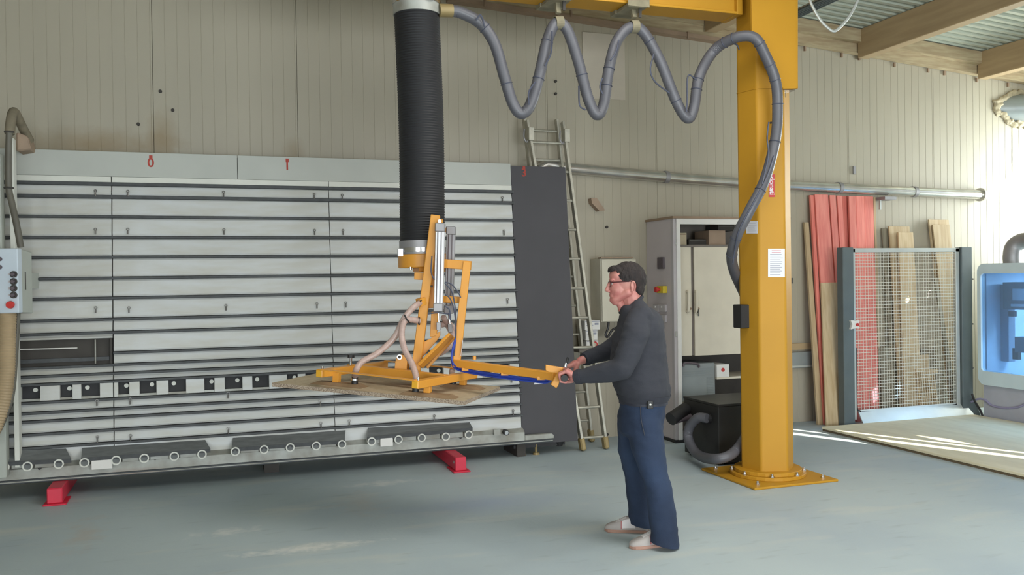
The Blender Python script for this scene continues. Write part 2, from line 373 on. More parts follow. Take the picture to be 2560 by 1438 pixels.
# unseen right wall; window and slots added, aimed to throw the low sun's patches
holes = [(4.6, 5.9, 2.36, 3.93), (-3.70, -3.41, 2.3, 3.8), (-3.12, -2.95, 2.3, 3.72), (-2.80, -2.42, 3.03, 3.13)]
def slot_for(p, hw, hh):
    t = (X1-p.x)/.42; q = p-V((-.42, .907, -.30))*t; return (q.y-hw, q.y+hw, q.z-hh, q.z+hh)
holes += [slot_for(on_y(2288, 760, 7.92), .07, .10), slot_for(on_y(2196, 985, 7.98), .10, .08)]
ys = sorted({Y0, WALL_Y+.03} | {h[0] for h in holes} | {h[1] for h in holes}); zs = sorted({0, 4.3} | {h[2] for h in holes} | {h[3] for h in holes})
mb = MB()
for j in range(len(ys)-1):
    run = None
    for i in range(len(zs)-1):
        cy, cz = (ys[j]+ys[j+1])/2, (zs[i]+zs[i+1])/2
        op = any(h[0] < cy < h[1] and h[2] < cz < h[3] for h in holes)
        if not op: mb.mm((X1, ys[j], zs[i]), (X1+.015, ys[j+1], zs[i+1]))
struct(mb.build('wall_right', 'wall'))
struct(MB().mm((X0-.15, Y0, 0), (X0, WALL_Y+.03, 5.2)).build('wall_left', 'wall'))
struct(MB().mm((X0, Y0-.15, 0), (X1, Y0, 5.2)).build('wall_front', 'wall'))
def deck():
    mb = MB(); y = Y0; prof = []
    while y < WALL_Y+.1: prof += [(y, 0), (y+.05, 0), (y+.062, .03), (y+.112, .03)]; y += .124
    a = [mb.bm.verts.new((X0, y, ztop(X0)+.25+z)) for y, z in prof]; b = [mb.bm.verts.new((X1, y, ztop(X1)+.25+z)) for y, z in prof]
    for i in range(len(a)-1): mb.bm.faces.new((a[i], b[i], b[i+1], a[i+1]))
    return mb
ce = struct(deck().build('ceiling', 'deck'))
SL = V((1, 0, -.0744)).normalized()
for xb in (1.22, 3.11, 5.0, 6.95, 8.68, 10.4):
    z = ztop(xb)+.245
    MB().prism([(xb-.07, -6.4, z+.005), (xb+.07, -6.4, z-.005), (xb+.07, -6.4, z-.31), (xb-.07, -6.4, z-.31)], (0, 14.48, 0)).build('roof_beam', 'beam', ce, bevel=.006)
MB().prism([(x, 8.02, ztop(x)+d) for x, d in ((X0, .1), (X1, .1), (X1, .24), (X0, .24))], (0, .17, 0)).build('purlin', 'beamdust', ce)
MB().prism([(x, 8.10, ztop(x)+d) for x, d in ((X0, -.0), (X1, -.0), (X1, .1), (X0, .1))], (0, .09, 0)).build('wall_plate', 'beamdust', ce)
# dusty ledge and trunking under the eaves left of the crane column
a, b = on_y(1120, -6, 8.12), on_y(1835, 104, 8.12)
t1 = struct(MB().prism([a, b, b+V((0, 0, .14)), a+V((0, 0, .14))], (0, .07, 0)).build('trim_1', 'beamdust'))
MB().prism([a+V((0, -.02, -.03)), b+V((0, -.02, -.03)), b+V((0, -.02, .012)), a+V((0, -.02, .012))], (0, .1, 0)).build('cable_trunking', 'brown', t1)
for px, py in ((1212, 8), (1395, 36), (1428, 34), (1720, 88)):
    p = on_y(px, py, 8.1); MB().box(p, (.018, .02, .07)).build('trunking_clip', 'brown', t1)

# ------------------------------------------------------------------ vertical panel saw
LEAN = math.radians(4.8); SP0 = V((0, 7.62, .35)); SN = V((0, -math.cos(LEAN), math.sin(LEAN))); SV = V((0, math.sin(LEAN), math.cos(LEAN))); SX = V((1, 0, 0))
SROT = Matrix((SX, -SN, SV)).transposed()
def sp(x, v, n=0): return SP0+SX*x+SV*v+SN*n
def spx(px, py, n=0): p = on_plane(px, py, SP0+SN*n, SN); return p.x, (p-SP0-SN*n).dot(SV)
def sbox(mb, x0, x1, v0, v1, n0, n1): return mb.hexa([sp(x0, v0, n0), sp(x1, v0, n0), sp(x1, v1, n0), sp(x0, v1, n0), sp(x0, v0, n1), sp(x1, v0, n1), sp(x1, v1, n1), sp(x0, v1, n1)])
saw = thing('panel_saw', (0.6, 7.75, 0), 'long white vertical panel saw with ribbed back wall and red feet, standing along the wall', 'saw')
XL, XS1, XS2, XR = -1.75, -.755, .979, 2.668
# backing frame
mb = MB(); sbox(mb, XL, XR, -.05, 2.36, -.10, -.045); mb.build('back_frame', 'dark', saw)
lines = [2.107, 2.002, 1.838, 1.67, 1.51, 1.341, 1.18, 1.01, .904, .74, .644, .577, .515, .375, .296, .23, .131, .029]
cols = [(XL, XS1-.004), (XS1+.004, XS2-.003), (XS2+.003, XR)]
def board_mesh(wd, h):
    # slightly dished board: leans out towards its foot
    mb = MB(); t = .02
    pr = [(-h/2, 0.006), (-h/2+.012, .012), (h*.1, .004), (h/2-.012, 0), (h/2, -.006)]
    ra = [[(-wd/2, -n, z) for z, n in pr]+[(-wd/2, .03, h/2), (-wd/2, .03, -h/2)], [(wd/2, -n, z) for z, n in pr]+[(wd/2, .03, h/2), (wd/2, .03, -h/2)]]
    return mb.loft(ra).mesh('back_board', 'saw_white')
erot = SROT.to_euler()
half = .012
for ci, (xa, xb) in enumerate(cols):
    for i in range(len(lines)-1):
        hi, lo = lines[i]-half, lines[i+1]+half
        if ci == 0:
            if i == 8: hi, lo = lines[8]-half, .86
            if i == 9: continue
        if i == 12: continue
        place('back_board', board_mesh(xb-xa, hi-lo), sp((xa+xb)/2, (hi+lo)/2, -.012), saw, erot)
    mb = MB(); sbox(mb, xa, xb, 2.107+half, 2.163, -.04, .004); mb.build('white_rail', 'saw_trim', saw)
    mb = MB(); sbox(mb, xa, xb, -.11, .029-half, -.04, -.004); mb.build('back_board', 'saw_white', saw)
for i, v in enumerate(lines):
    h = .017 if i < 2 else .0125
    segs = [(XL, XR+.018)] if i != 9 else [(XS1, XR+.018)]
    for xa, xb in segs:
        mb = MB(); sbox(mb, xa, xb, v-h, v+h*.6, -.035, .014); mb.build('rubber_strip', 'rubber', saw, bevel=.003)
# dust slot at the lower left with its rods
mb = MB(); sbox(mb, XL, XS1-.02, .66, .855, -.12, -.10); mb.build('slot_back', 'pgrey', saw)
mb = MB(); sbox(mb, XS1-.022, XS1-.006, .655, .86, -.10, .0); mb.build('slot_side', 'dark', saw)
x, v = spx(238, 880); MB().cyl(sp(x, .66, -.01), sp(x, .85, -.01), .006, n=8).build('slot_rod', 'steel_dusty', saw)
xa, v1 = spx(40, 874); xb, v2 = spx(192, 870); MB().cyl(sp(xa, v1, -.03), sp(xb, v2, -.03), .005, n=8).build('slot_rod', 'white', saw)
xa, v1 = spx(40, 905); MB().bar(sp(XL, v1, -.03), sp(XS1-.03, v1, -.03), .02, .03).build('slot_rail', 'rubber', saw)
# pocket row: white spacer blocks in front of dark recesses
pk = [(53, 100), (150, 181), (203, 250), (295, 323), (349, 391), (421, 465), (511, 536), (562, 606), (631, 673), (718, 745), (764, 806), (832, 872), (906, 930), (950, 990), (1010, 1050), (1074, 1110), (1153, 1190), (1207, 1230), (1250, 1276)]
xs_ = []
for a, b in pk:
    xs_.append((spx(a, 962)[0], spx(b, 962)[0]))
edges = [XL]+[e for p in xs_ for e in p]+[XR]
vt, vb = .515-half, .375+half
for i in range(0, len(edges), 2):
    xa, xb = edges[i], edges[i+1]
    for c in (XS1, XS2):
        if xa < c < xb: mb = MB(); sbox(mb, xa, c-.004, vb, vt, -.045, .004); mb.build('spacer_block', 'saw_white', saw); xa = c+.004
    mb = MB(); sbox(mb, xa, xb, vb, vt, -.045, .004); mb.build('spacer_block', 'saw_white', saw, bevel=.002)
lug = MB().cyl((0, 0, 0), (0, -.012, 0), .017, n=14).mesh('pocket_lug', 'saw_trim')
pbk = MB(); sbox(pbk, XL, XR, vb, vt, -.05, -.043); pbk.build('pocket_back', 'pocket', saw)
for i, (xa, xb) in enumerate(xs_):
    place('pocket_lug', lug, sp(xa+(xb-xa)*(.72 if i % 3 != 2 else .3), vt-.03, -.04), saw, erot)
    mb = MB(); sbox(mb, xa, xb, vb, vb+.018, -.045, -.004); mb.build('pocket_ledge', 'steel_dusty', saw)
# hook bolts
hook = MB().ring((0, -.012, .016), (0, 1, 0), .009, .0035, 12, 6).cyl((0, -.012, .008), (0, -.012, -.026), .0055, n=8).mesh('hook_bolt', 'bolt')
for px, py in [(239, 483), (320, 484), (559, 486), (785, 491), (855, 493), (1255, 499), (239, 579), (320, 579), (560, 580), (786, 581), (857, 581), (1259, 582), (240, 775), (323, 775), (565, 769), (792, 764), (864, 762), (1268, 753),
               (243, 1007), (326, 1003), (570, 988), (800, 1008), (1278, 950), (244, 1098), (327, 1094), (571, 1077), (802, 1063), (873, 1057), (1085, 1044), (1282, 1031)]:
    x, v = spx(px, py); place('hook_bolt', hook, sp(x, v, .004), saw, erot)
# fascia with scale numbers
xf = .222
for xa, xb in ((XL, xf-.002), (xf+.002, 1.62), (1.624, XR)):
    mb = MB(); sbox(mb, xa, xb, 2.166, 2.372, -.03, .0); mb.build('fascia_board', 'fascia', saw, bevel=.002)
for ch, px, py, ty in (('0', 377, 408, 393), ('1', 718, 416, 401)):
    x, v = spx(px, py); text_obj(ch, .105, sp(x, v, .002), SX, SV, 'number', 'scale_number', saw)
    x, v = spx(px, ty); mb = MB(); sbox(mb, x-.013, x+.013, v-.015, v+.015, 0, .002); mb.build('scale_tick', 'number', saw)
# roller guards: dark rubber flaps leaning out over the wheels
gd = [(-5, 1122, 165, 1122, -20, 1157, 178, 1147), (205, 1120, 513, 1100, 203, 1145, 526, 1122), (582, 1095, 864, 1076, 580, 1120, 862, 1100), (920, 1070, 1174, 1056, 918, 1093, 1181, 1069)]
for a, b, c, d, e, f, g, h in gd:
    p = [on_plane(a, b, SP0, SN), on_plane(c, d, SP0, SN)]
    Yf = 7.49
    q = [on_y(e, f, Yf), on_y(g, h, Yf)]
    n_ = V((0, .5, -.8)).normalized()*.014
    mb = MB(); mb.hexa([q[0], q[1], p[1], p[0], q[0]+n_, q[1]+n_, p[1]+n_, p[0]+n_]); fl = mb.build('roller_guard', 'pgrey', saw)
    lip = V((0, -.004, -.03)); MB().hexa([q[0]+V((0, -.006, 0)), q[1]+V((0, -.006, 0)), q[1]+V((0, .004, 0)), q[0]+V((0, .004, 0)), q[0]+lip, q[1]+lip, q[1]+lip+V((0, .01, 0)), q[0]+lip+V((0, .01, 0))]).build('guard_lip', 'rubber', fl)
# base beam: sloped dusty channel, black bottom rail
BY = 7.55
zb0, zb1, zb2 = .125, .157, .262
XE = on_y(1312, 1090, BY).x
MB().prism([(XL, BY, zb1), (XL, BY+.005, zb2-.03), (XL, BY+.05, zb2), (XL, 7.85, zb2), (XL, 7.85, zb1)], (XE-XL, 0, 0)).build('base_beam', 'steel_dusty', saw)
MB().mm((XL, BY-.012, zb0), (on_y(1383, 1095, BY).x, 7.8, zb1)).build('base_rail', 'blackrail', saw, bevel=.004)
MB().mm((XL, BY-.018, zb0+.012), (on_y(1383, 1095, BY).x-.01, BY-.012, zb0+.02)).build('rail_lip', 'steel_dusty', saw)
x0, x1 = on_y(1312, 1085, BY).x, on_y(1384, 1085, BY).x
MB().prism([(x0, BY-.01, zb1), (x1, BY-.01, zb1), (x1, BY-.01, zb1+.03), (x1-.02, BY-.01, zb1+.046), (x0, BY-.01, zb1+.046)], (0, .05, 0)).build('end_shoe', 'steel_dusty', saw, bevel=.004)
rows = [[(12, 1167), (70, 1165), (148, 1159)], [(212, 1156), (291, 1150), (361, 1145), (436, 1140), (505, 1135)], [(588, 1128), (660, 1123), (725, 1118), (790, 1114), (854, 1110)], [(928, 1103), (995, 1098), (1053, 1094), (1113, 1091), (1170, 1086)]]
WY = BY-.045
wheel = MB().pipe_ring((0, 0, 0), (0, 1, 0), .036, .026, .05, 20).mesh('support_wheel', 'saw_trim', smooth=True)
core = MB().cyl((0, -.016, 0), (0, .025, 0), .0265, n=16).cyl((0, -.02, 0), (0, -.016, 0), .01, n=8).mesh('wheel_core', 'pgrey')
for r in rows:
    for k, (px, py) in enumerate(r):
        wp = on_y(px, py, WY)
        wo = place('support_wheel', wheel, wp, saw); c_ = bpy.data.objects.new('wheel_core', core); sc.collection.objects.link(c_); c_.parent = wo; ORG[c_.name] = ORG[wo.name]
        if k < len(r)-1:
            q = on_y(*r[k+1], WY); MB().mm((wp.x+.04, BY-.03, wp.z-.024), (q.x-.04, BY-.018, wp.z+.024)).build('wheel_bracket', 'steel_dusty', saw, bevel=.003)
for px, py in ((255, 1161), (966, 1105)):
    p = on_y(px, py, BY-.05); MB().box(p, (.15 if px < 500 else .11, .03, .075)).build('cover_plate', 'white', saw, bevel=.004)
p = on_y(1262, 1080, BY-.03); kn = MB().cyl(p, p+V((0, -.05, 0)), .026, n=16).build('end_knob', 'black', saw, smooth=True); MB().cyl(p+V((0, -.05, 0)), p+V((0, -.056, 0)), .017, n=14).build('knob_cap', 'chrome', kn)
MB().box(p+V((-.07, .01, 0)), (.06, .02, .05)).build('knob_bracket', 'steel_dusty', saw)
for px, py in ((388, 1146), (697, 1120), (100, 1170), (1150, 1093)):
    p = on_y(px, py, BY); MB().cyl(p, p+V((0, -.02, 0)), .012, n=10).build('stop_pin', 'black', saw)
# red feet and levelling feet
for xa, xb, yf in ((-1.185, -1.08, 7.28), (1.925, 2.02, 7.19)):
    ft = MB().mm((xa, yf, .012), (xb, 8.05, zb0)).build('floor_foot', 'redpaint', saw, bevel=.006)
    MB().mm((xa-.025, yf-.03, 0), (xb+.03, yf+.22, .012)).build('foot_plate', 'redpaint', ft, bevel=.004)
    MB().cyl((xa-.001, yf+.05, .08), (xa-.004, yf+.05, .08), .012, n=10).build('foot_bolt', 'steel_dusty', ft)
for px in (1306, 1340):
    p = on_z(px, 1128); p = on_y(px, 1110, BY+.1); MB().cyl((p.x, BY+.1, .0), (p.x, BY+.1, zb0), .012, n=8).cyl((p.x, BY+.1, 0), (p.x, BY+.1, .02), .035, .028, n=12).build('levelling_foot', 'brass', saw)
MB().mm((2.62, 7.6, 0), (2.7, 8.0, zb0)).build('support_leg', 'dark', saw); MB().mm((.4, 7.8, 0), (.52, 8.0, zb0)).build('support_leg', 'dark', saw)

# dark board parked on the right end of the saw
xa, v0 = XR+.006, -.25
xb = 3.228
db = MB(); sbox(db, xa, xb, -.245, 2.355, -.035, -.012); db = db.build('dark_board', 'anthracite', bevel=.002)
tag(db, 'tall anthracite grey board standing on the right end of the panel saw', 'board')
x, v = spx(1311, 432); text_obj('3', .105, sp(x, v, -.011), SX, SV, 'number', 'scale_number', db)
x, v = spx(1311, 419); mb = MB(); sbox(mb, x-.012, x+.012, v-.013, v+.013, -.012, -.010); mb.build('scale_tick', 'number', db)
x, v = spx(1346, 945); text_obj('2', .185, sp(x, v, -.011), SX, SV, 'numwhite', 'board_number', db)
fp = on_y(1402, 1108, 7.62)
MB().cyl((fp.x, 7.66, .06), (fp.x, 7.66, sp(0, -.245).z), .03, .045, n=12).build('board_support', 'black', saw)
MB().mm((2.6, 7.64, .07), (fp.x+.05, 7.7, .1)).build('board_rail', 'black', saw)

# ------------------------------------------------------------------ saw carriage mast, control box, dust hose (left edge)
mast = thing('saw_mast', (-1.42, 7.45, 0), 'pale upright saw mast with grey conduit at the left end of the saw', 'mast')
MX = on_y(20, 600, 7.45).x
MB().mm((MX-.16, 7.42, .2), (MX-.035, 7.54, 2.62)).build('mast_beam', 'controlside', mast, bevel=.006)
MB().mm((MX+.005, 7.5, .26), (on_y(36, 500, 7.5).x, 7.6, 2.75)).build('mast_cover', 'saw_trim', mast, bevel=.003)
cp = [at(52, 618, 6.42), at(41, 560, 6.42), at(28, 500, 6.43), at(22, 470, 6.43), at(21, 400, 6.43), at(23, 330, 6.43)]
cd_ = MB().tube(spline(cp, 6), .023, 10).build('conduit_pipe', 'conduit', mast, smooth=True)
for q in (2, 5): MB().ring(cp[q if q == 5 else 3], (0, 0, 1), .028, .007, 14, 6).build('conduit_clip', 'dark', cd_)
MB().tube(spline([at(24, 335, 6.45), at(27, 305, 6.47), at(33, 280, 6.52), at(42, 290, 6.6), at(58, 322, 6.75), at(74, 352, 6.86)], 6), .034, 12).build('dust_elbow', 'dusty', mast, smooth=True)
MB().prism([at(40, 330, 6.7), at(68, 340, 6.74), at(78, 374, 6.8), at(40, 378, 6.74)], (0, .25, 0)).build('elbow_bracket', 'card', mast, bevel=.01)
MB().tube(spline([at(45, 780, 6.42), at(42, 840, 6.4), at(38, 900, 6.38), at(34, 960, 6.35), at(25, 1010, 6.32), at(5, 1062, 6.3), at(-20, 1110, 6.3)], 6), .017, 10).build('loose_cable', 'conduit', mast, smooth=True)
hp = [at(20, 770, 6.36), at(17, 850, 6.34), at(15, 930, 6.32), at(6, 1000, 6.3), at(-14, 1062, 6.28), at(-42, 1120, 6.26)]
dh = ribbed(MB(), spline(hp, 10), .058, .02, .0022, 18).build('dust_hose', 'suction', smooth=True)
tag(dh, 'thick translucent tan dust hose hanging under the control box', 'hose')
cb = thing('control_box', at(30, 700, 6.4), 'pale grey control box with black selector knobs and red stop button', 'control box')
# box seen from its right: front face towards the camera-left
c0 = at(45, 702, 6.3); fx = V((.80, -.6, 0)).normalized()*-1; bk = V((.6, .8, 0)).normalized(); bk = V((.22, .975, 0)).normalized(); fx = V((-.975, .22, 0))
H2 = .232
def cbp(a, b, z): return c0+fx*a+bk*b+V((0, 0, z))
MB().hexa([cbp(0, 0, -H2), cbp(.42, 0, -H2), cbp(.42, .07, -H2), cbp(0, .07, -H2), cbp(0, 0, H2), cbp(.42, 0, H2), cbp(.42, .07, H2), cbp(0, .07, H2)]).build('box_lid', 'bluewhite', cb, bevel=.006)
MB().hexa([cbp(.006, .074, -H2), cbp(.42, .074, -H2), cbp(.42, .25, -H2-.01), cbp(.006, .25, -H2-.01), cbp(.006, .074, H2-.004), cbp(.42, .074, H2-.004), cbp(.42, .25, H2-.02), cbp(.006, .25, H2-.02)]).build('box_body', 'controlside', cb, bevel=.005)
p = cbp(.004, .13, 0); MB().box(p, (.006, .01, .13)).build('side_latch', 'dark', cb)
for py in (686, 704, 721, 738):
    q = on_plane(35, py, cbp(0, 0, 0), bk); kb = MB().pipe_ring(q-bk*.006, bk, .024, .016, .012, 16).build('selector_ring', 'dark', cb); MB().cyl(q, q-bk*.03, .014, .012, n=12).build('selector_knob', 'switch', kb)
    q2 = on_plane(24, py, cbp(0, 0, 0), bk); MB().box(q2, (.02, .004, .016)).build('selector_label', 'plastic', cb)
q = on_plane(31, 762, cbp(0, 0, 0), bk); es = MB().cyl(q, q-bk*.03, .017, n=14).build('stop_stem', 'estop_r', cb, smooth=True); MB().cyl(q-bk*.03, q-bk*.05, .028, .024, n=18).build('stop_button', 'estop_r', es, smooth=True)
for py in (648, 668): q = on_plane(0, py, cbp(0, 0, 0), bk); MB().cyl(q, q-bk*.02, .016, n=12).build('pilot_light', 'switch', cb)
mbk = MB().bar(cbp(.15, .25, 0), cbp(.15, 1.0, 0), .08, .12); mbk.build('mounting_arm', 'controlside', cb)

# ------------------------------------------------------------------ jib crane
CX, CY, CW = 4.255, 6.10, .208
crane = thing('jib_crane', (CX, CY, 0), 'yellow jib crane column on a bolted square base plate with overhead arm', 'crane')
MB().mm((CX-.385, CY-.385, 0), (CX+.385, CY+.385, .018)).build('base_plate', 'yellow', crane, bevel=.004)
MB().cyl((CX, CY, .018), (CX, CY, .045), .30, n=28).build('base_flange', 'yellow', crane, bevel=.003)
MB().cyl((CX, CY, .045), (CX, CY, .075), .268, n=28).build('base_collar', 'yellow', crane, bevel=.003)
def octo(r, z, rot=0, bev=.07):
    # folded eight-sided section with softened folds
    out = []
    for k in range(6):
        t0 = rot+math.pi/6+k*math.pi/3
        for d in (-bev, -bev*.35, bev*.35, bev): rr = r*(1-.35*(abs(d)/bev)**2*.12) if False else r*(.988 if abs(d) > bev*.5 else 1.0); out.append(V((CX+rr*math.cos(t0+d), CY+rr*math.sin(t0+d), z)))
    return out
ROT = math.radians(12.1)
MB().loft([octo(CW+.002, z, ROT) for z in (.06, 3.105)]).build('column_tube', 'yellow', crane)
MB().loft([octo(CW+.007, 3.105, ROT), octo(CW+.007, 3.112, ROT)]).build('weld_seam', 'yellow', crane)
MB().loft([octo(CW+.002, z, ROT) for z in (3.11, 4.02)]).build('column_head', 'yellow', crane)
bn = MB().cyl((0, 0, 0), (0, 0, .014), .017, n=6).cyl((0, 0, .014), (0, 0, .03), .009, n=8).mesh('anchor_nut', 'chrome')
for sx in (-1, 1):
    for sy in (-1, 1):
        place('anchor_nut', bn, (CX+sx*.30, CY+sy*.30, .018), crane)
for k in range(8):
    t = k*math.pi/4+.3; place('flange_nut', bn, (CX+.283*math.cos(t), CY+.283*math.sin(t), .045), crane)
# arm head: cheek plates carrying the arm
hd = [on_y(1878, -60, 5.83), on_y(1880, 80, 5.83), on_y(1958, 222, 5.83), on_y(1995, 221, 5.83), on_y(1995, -60, 5.83)]
MB().prism(hd, (0, .02, 0)).build('cheek_plate', 'yellow', crane, bevel=.002)

xr = hd[3].x; zb_ = hd[3].z
MB().mm((xr-.012, 5.83, zb_), (xr, 6.37, 4.1)).build('head_back_plate', 'yellow', crane)
rl = MB()
for dy in (.12, .40): rl.cyl((xr-.06, 5.83+dy, zb_-.055), (xr-.06, 5.83+dy, zb_+.005), .03, n=12)
MB().mm((xr-.135, 5.86, zb_-.012), (xr-.004, 6.34, zb_)).build('roller_bracket', 'chrome', crane)
rl.build('guide_roller', 'chrome', crane, smooth=True)
# arm: hollow profile with lower flange
AX0, AX1, AZ = .55, hd[1].x+.02, 3.69
MB().mm((AX0, 6.02, AZ+.02), (AX1, 6.18, 4.02)).build('arm_beam', 'yellow', crane, bevel=.006)
MB().mm((AX0, 5.985, AZ), (AX1, 6.215, AZ+.02)).build('arm_flange', 'yellow', crane, bevel=.003)
p = at(1866, 20, 6.75); MB().mm((AX1-.05, 5.98, AZ-.005), (AX1-.0, 6.22, 4.02)).build('arm_end_plate', 'yellow', crane, bevel=.004)
# stickers
def on_col(px, py):
    # point on the outer face of the column hit by this direction
    for k in range(8):
        a = ROT+k*math.pi/4+0
    return None
FACES = []
apo = (CW+.002)*.988*math.cos(math.pi/6-.07)+.0008
for k in range(6):
    t = ROT+k*math.pi/3; FACES.append((V((CX+math.cos(t)*apo, CY+math.sin(t)*apo, 1.5)), V((math.cos(t), math.sin(t), 0))))
def col_hit(px, py):
    best = None
    for c, n in FACES:
        if n.dot(ray(px, py)) < 0:
            q = on_plane(px, py, c, n); s = (q-c).dot(ZUP.cross(n))
            if abs(s) < apo*.6 and (best is None or abs(s) < best[2]): best = (q, n, abs(s))
    if best is None:
        c, n = min(FACES, key=lambda f: f[1].dot(FWD)); best = (on_plane(px, py, c, n), n, 0)
    return best[0], best[1]
def sticker(x0, y0, x1, y1, mname, name):
    q, n = col_hit((x0+x1)/2, (y0+y1)/2); P = [on_plane(px, py, q, n) for px, py in ((x0, y1), (x1, y1), (x1, y0), (x0, y0))]
    return MB().prism(P, n*.0015).build(name, mname, crane), q+n*.0018, n, P
st, q, n, P = sticker(1922, 436, 1937, 493, 'labelred', 'red_label')
s_ = n.cross(ZUP).normalized()*-1
text_obj('donati', .058, (P[0]+P[2])/2+n*.002, -ZUP, ZUP.cross(n), 'paper', 'label_text', st)
for (x0, y0, x1, y1, nl) in ((1920, 622, 1962, 693, 14), (1866, 553, 1894, 584, 5)):
    st, q, n, P = sticker(x0, y0, x1, y1, 'paper', 'notice_sheet')
    ex = (P[1]-P[0]); ey = (P[3]-P[0]); pr = MB(); pr2 = MB()
    for k in range(nl):
        f = 1-(k+1.2)/(nl+1.4); L = .55 if k < 2 and nl > 8 else .6+.25*random.random(); o = P[0]+ey*f+ex*(.12 if k > 1 or nl < 8 else .22)+n*.0016
        (pr2 if k < 2 and nl > 8 else pr).prism([o, o+ex*L, o+ex*L+ey*.018, o+ey*.018], n*.0004)
    pr.build('printed_lines', 'print', st); 
    if nl > 8: pr2.build('printed_heading', 'printred', st)
    else: pr2.bm.free()
q, n = col_hit(1927, 307); MB().cyl(q, q+n*.004, .009, n=10).build('plug_hole', 'dark', crane)
p = at(1852, 791, 7.1); MB().box(p+V((.03, 0, 0)), (.13, .12, .19)).build('switch_box', 'black', crane, bevel=.006)

# ------------------------------------------------------------------ grey vacuum hose in festoons under the arm
HY = 6.02
def hx(px, py, Y=None, D=None): return at(px, py, D) if D else on_y(px, py, HY if Y is None else Y)
HP = [hx(1118, 27), hx(1150, 31), hx(1200, 58), hx(1236, 108), hx(1262, 195), hx(1282, 258), hx(1303, 284), hx(1326, 262), hx(1348, 190), hx(1366, 110), hx(1388, 60), hx(1416, 72), hx(1444, 148), hx(1470, 245), hx(1492, 287),
      hx(1509, 262), hx(1521, 180), hx(1540, 108), hx(1572, 70), hx(1606, 78), hx(1650, 152), hx(1690, 252), hx(1719, 296), hx(1735, 268), hx(1748, 192), hx(1786, 126), hx(1840, 94, 5.85), hx(1886, 95, 5.76), hx(1914, 140, 5.76), hx(1938, 200, 5.77), hx(1944, 260, 5.79), hx(1939, 345, 5.8),
      hx(1912, 450, 5.8), hx(1872, 530, 5.82), hx(1842, 590, 5.9), hx(1829, 640, 6.02), hx(1837, 682, 6.18), hx(1857, 728, 6.34), hx(1882, 790, 6.42), hx(1900, 900, 6.42), hx(1898, 1000, 6.42)]
HS = spline(HP, 10)
vh = ribbed(MB(), HS, .0415, .016, .0012, 14).build('vacuum_hose', 'greyhose', smooth=True)
tag(vh, 'long grey ribbed vacuum hose looped in festoons under the yellow crane arm', 'hose')
MB().cyl(hx(1098, 26), hx(1131, 27), .046, n=18).build('hose_coupling', 'brass', vh, smooth=True)
def near_i(px, py):
    t = hx(px, py); return min(range(1, len(HS)-1), key=lambda i: (HS[i]-t).length)
for px, py in ((1212, 68), (1265, 208), (1348, 188), (1374, 85), (1452, 188), (1516, 205), (1530, 160), (1622, 105), (1690, 250), (1742, 215), (1748, 180), (1800, 112), (1845, 94), (1895, 102), (1921, 160), (1936, 195), (1943, 265), (1936, 370), (1893, 490), (1838, 600), (1834, 670)):
    t = hx(px, py, 5.9); i = min(range(1, len(HS)-1), key=lambda i: (HS[i]-t).length)
    MB().ring(HS[i], HS[i+1]-HS[i-1], .0425, .0035, 16, 6).build('cable_tie', 'cable', vh)
for pts in ([(1190, 50), (1202, 38), (1212, 68)], [(1380, 78), (1378, 130), (1362, 165)], [(1338, 205), (1322, 230), (1322, 262)], [(1547, 100), (1540, 130), (1526, 152)], [(1507, 235), (1500, 218), (1506, 195)], [(1447, 215), (1449, 262), (1464, 275)], [(1634, 135), (1626, 175), (1638, 205), (1674, 233)], [(1742, 200), (1720, 190), (1718, 250), (1716, 280)], [(1825, 108), (1842, 112), (1848, 125)], [(1922, 305), (1918, 345), (1921, 390), (1905, 460)]):
    Yc = 5.95 if pts[0][0] < 1900 else 5.74
    MB().tube(spline([on_y(a, b, Yc) for a, b in pts], 6), .006, 6).build('control_cable', 'cable', vh, smooth=True)
# blue air line that follows the hose down the column
MB().tube(spline([on_y(a, b, c) for a, b, c in ((1935, 390, 5.75), (1918, 440, 5.75), (1890, 495, 5.76), (1850, 570, 5.82), (1838, 620, 5.9), (1832, 660, 5.94))], 6), .006, 6).build('air_line', 'cable', vh, smooth=True)
for px, py in ((1386, 52), (1574, 62)):
    b = on_y(px, py, 6.1); sad = thing('hose_trolley', (b.x, 6.1, AZ-.1), 'dusty steel trolley carrying the %s hose loop under the crane arm' % ('left' if px < 1500 else 'right'), 'trolley')
    sad['label'] = 'dusty trolley holding the hose peak %s' % ('farther from the crane column' if px < 1500 else 'nearer to the crane column')
    MB().mm((b.x-.08, 5.96, AZ-.03), (b.x+.08, 6.24, AZ-.001)).build('trolley_plate', 'trolley', sad, bevel=.004)
    wm = MB()
    for s in (-1, 1):
        for e in (-1, 1): wm.cyl((b.x+s*.05, 6.1+e*.125, AZ+.03), (b.x+s*.05, 6.1+e*.15, AZ+.03), .028, n=12)
    wm.build('trolley_wheels', 'dark', sad); MB().mm((b.x-.09, 6.1+.152, AZ-.03), (b.x+.09, 6.158+.0, AZ+.06)).build('trolley_cheek', 'trolley', sad)
    MB().mm((b.x-.09, 5.942, AZ-.03), (b.x+.09, 5.948, AZ+.06)).build('trolley_cheek', 'trolley', sad)
    MB().bar((b.x, 6.04, AZ-.03), (b.x-.0, 6.02, b.z+.03), .035, .03).build('hanger_bar', 'trolley', sad)
    MB().bar((b.x+.03, 5.98, AZ-.03), (b.x+.028, 5.98, AZ-.1), .012, .02).build('hanger_pin', 'dark', sad)
    i = min(range(1, len(HS)-1), key=lambda i: (HS[i]-V((b.x, HY, b.z))).length)
    MB().pipe_ring(HS[i], HS[i+1]-HS[i-1], .05, .0435, .06, 18).build('hose_saddle', 'trolley', sad)

